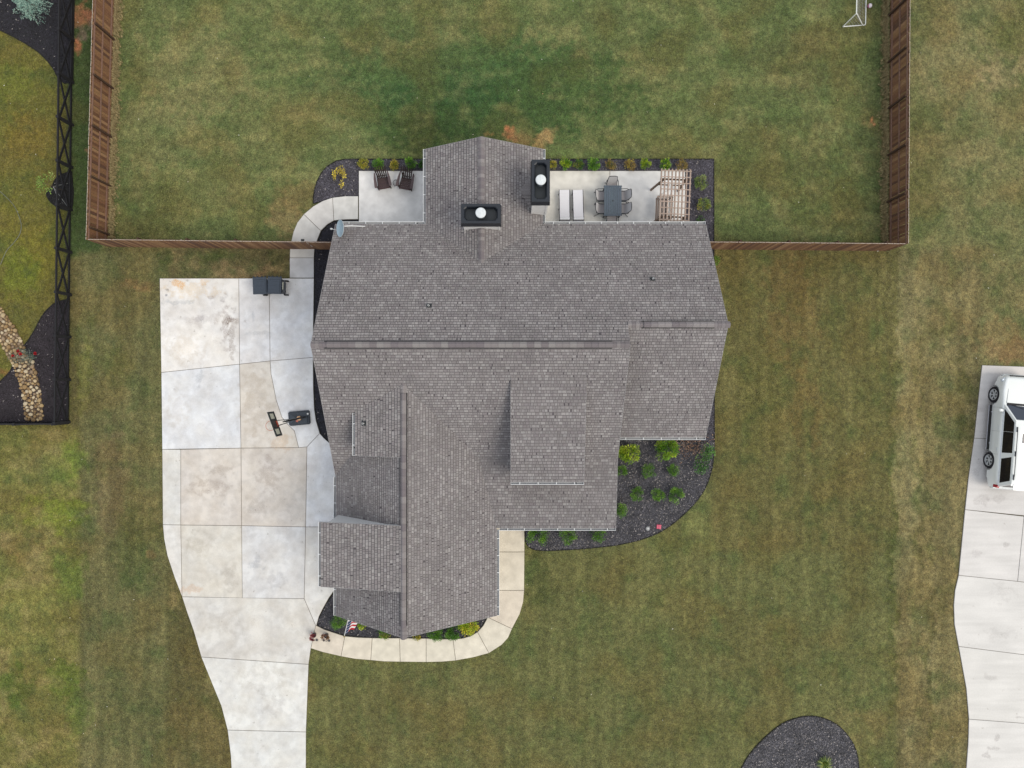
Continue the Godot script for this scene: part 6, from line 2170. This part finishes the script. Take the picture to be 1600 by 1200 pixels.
		for z in [-0.02, 1.08]:
			var h := MB.new()
			h.col = S(224, 230, 232)
			h.tube([Vector3(s * 0.995, 0.985, z - 0.10), Vector3(s * 1.035, 0.99, z - 0.07), Vector3(s * 1.035, 0.99, z + 0.07), Vector3(s * 0.995, 0.985, z + 0.10)], 0.014, 7)
			obj("door_handle", h, M.steel_white, body)
		for z in [-1.05, 0.16, 1.32]:
			var g0 := MB.new()
			g0.col = S(70, 74, 76)
			g0.bar(Vector3(s * 1.001, 0.50, z), Vector3(s * 0.992, 1.06, z), 0.006, 0.008)
			obj("door_gap", g0, M.rubber, body)
		var st := MB.new()
		st.col = S(26, 26, 32)
		st.box(Transform3D(Basis(), Vector3(s * 1.02, 0.36, 0.0)), Vector3(0.20, 0.05, 2.3), 0.015)
		st.col = S(176, 176, 186)
		st.box(Transform3D(Basis(), Vector3(s * 1.125, 0.362, 0.0)), Vector3(0.02, 0.045, 2.3), 0.006)
		for z in [-0.8, 0.8]:
			st.box(Transform3D(Basis(), Vector3(s * 0.86, 0.37, z)), Vector3(0.3, 0.04, 0.06))
		obj("side_step", st, M.rubber, o)
		var mr := MB.new()
		mr.col = white
		mr.box(Transform3D(Basis(Vector3.UP, s * 0.12), Vector3(s * 1.10, 1.20, -0.90)), Vector3(0.22, 0.15, 0.13), 0.035)
		mr.col = S(60, 62, 66)
		mr.box(Transform3D(Basis(), Vector3(s * 0.98, 1.17, -0.90)), Vector3(0.10, 0.05, 0.08), 0.01)
		obj("door_mirror", mr, M.paint, o)
		var tl := MB.new()
		tl.col = S(170, 24, 40)
		tl.box(Transform3D(Basis(Vector3.UP, s * 0.18), Vector3(s * 0.895, 0.98, 2.935)), Vector3(0.14, 0.30, 0.16), 0.02)
		obj("tail_light", tl, M.lens_red, o)
		var hl := MB.new()
		hl.col = S(214, 222, 230)
		hl.box(Transform3D(Basis(Vector3.UP, s * -0.62), Vector3(s * 0.80, 0.86, -2.50)), Vector3(0.34, 0.16, 0.16), 0.03)
		obj("headlight", hl, M.glass_dark, o)
		for z: float in wheels:
			var xf := Transform3D(Basis(Vector3.BACK, -s * PI / 2), Vector3(s * 0.955, 0.41, z))
			var ty := MB.new()
			ty.col = S(24, 24, 26)
			ty.lathe([Vector2(0.29, -0.22), Vector2(0.38, -0.22), Vector2(0.41, -0.19), Vector2(0.41, 0.0), Vector2(0.385, 0.035), Vector2(0.30, 0.04), Vector2(0.275, 0.02), Vector2(0.27, -0.06)], 36, xf)
			var tyre := obj("wheel", ty, M.rubber, o)
			var rm := MB.new()
			rm.col = S(34, 35, 38)
			rm.lathe([Vector2(0.275, -0.02), Vector2(0.26, -0.08), Vector2(0.0, -0.08)], 30, xf)
			rm.col = S(206, 210, 212)
			rm.lathe([Vector2(0.285, 0.03), Vector2(0.262, 0.034), Vector2(0.258, -0.04)], 30, xf)
			rm.lathe([Vector2(0.075, -0.05), Vector2(0.07, 0.012), Vector2(0.0, 0.02)], 16, xf)
			for k in 6:
				for e in [-0.13, 0.13]:
					var a := TAU * k / 6.0
					rm.bar(xf * Vector3(cos(a) * 0.06, -0.005, sin(a) * 0.06), xf * Vector3(cos(a + e) * 0.265, -0.005, sin(a + e) * 0.265), 0.034, 0.03, 0.0, xf.basis.y)
			obj("rim", rm, M.steel_white, tyre)
			var lip := MB.new()
			lip.col = S(120, 124, 126)
			var pth := []
			for k in 17:
				var t := lerpf(-0.12, PI + 0.12, k / 16.0)
				pth.append(Vector3(s * (0.985 if z > 0 else 0.985), 0.40 + sin(t) * 0.462, z + cos(t) * 0.472))
			lip.tube(pth, 0.018, 6)
			obj("arch_lip", lip, M.paint, body)
	for s in [-1.0, 1.0]:
		var hg := MB.new()
		hg.col = S(120, 126, 130)
		hg.tube([Vector3(s * 0.66, 1.045, -2.42), Vector3(s * 0.76, 1.125, -1.9), Vector3(s * 0.83, 1.178, -1.28)], 0.009, 5)
		obj("bonnet_gap", hg, M.rubber, body)
	var cw := MB.new()
	cw.col = S(28, 30, 34)
	cw.box(Transform3D(Basis(), Vector3(0, 1.185, -1.24)), Vector3(1.62, 0.03, 0.12), 0.01)
	for s in [-0.55, 0.15]:
		cw.bar(Vector3(s, 1.20, -1.22), Vector3(s + 0.5, 1.33, -1.06), 0.02, 0.02)
	obj("cowl", cw, M.rubber, o)
	var gr := MB.new()
	gr.col = S(30, 32, 34)
	gr.box(Transform3D(Basis(), Vector3(0, 0.80, -2.69)), Vector3(1.1, 0.26, 0.06), 0.02)
	obj("grille", gr, M.black_metal, o)
	for e in [[-2.70, 1.46], [3.03, 1.72]]:
		var bp := MB.new()
		bp.col = S(206, 210, 212)
		bp.box(Transform3D(Basis(), Vector3(0, 0.54, e[0])), Vector3(e[1], 0.26, 0.16), 0.05)
		obj("bumper", bp, M.paint, o)
	var sp := MB.new()
	sp.col = white
	sp.box(Transform3D(Basis(Vector3.RIGHT, 0.08), Vector3(0, 1.84, 2.86)), Vector3(1.36, 0.035, 0.28), 0.012)
	obj("spoiler", sp, M.paint, o)
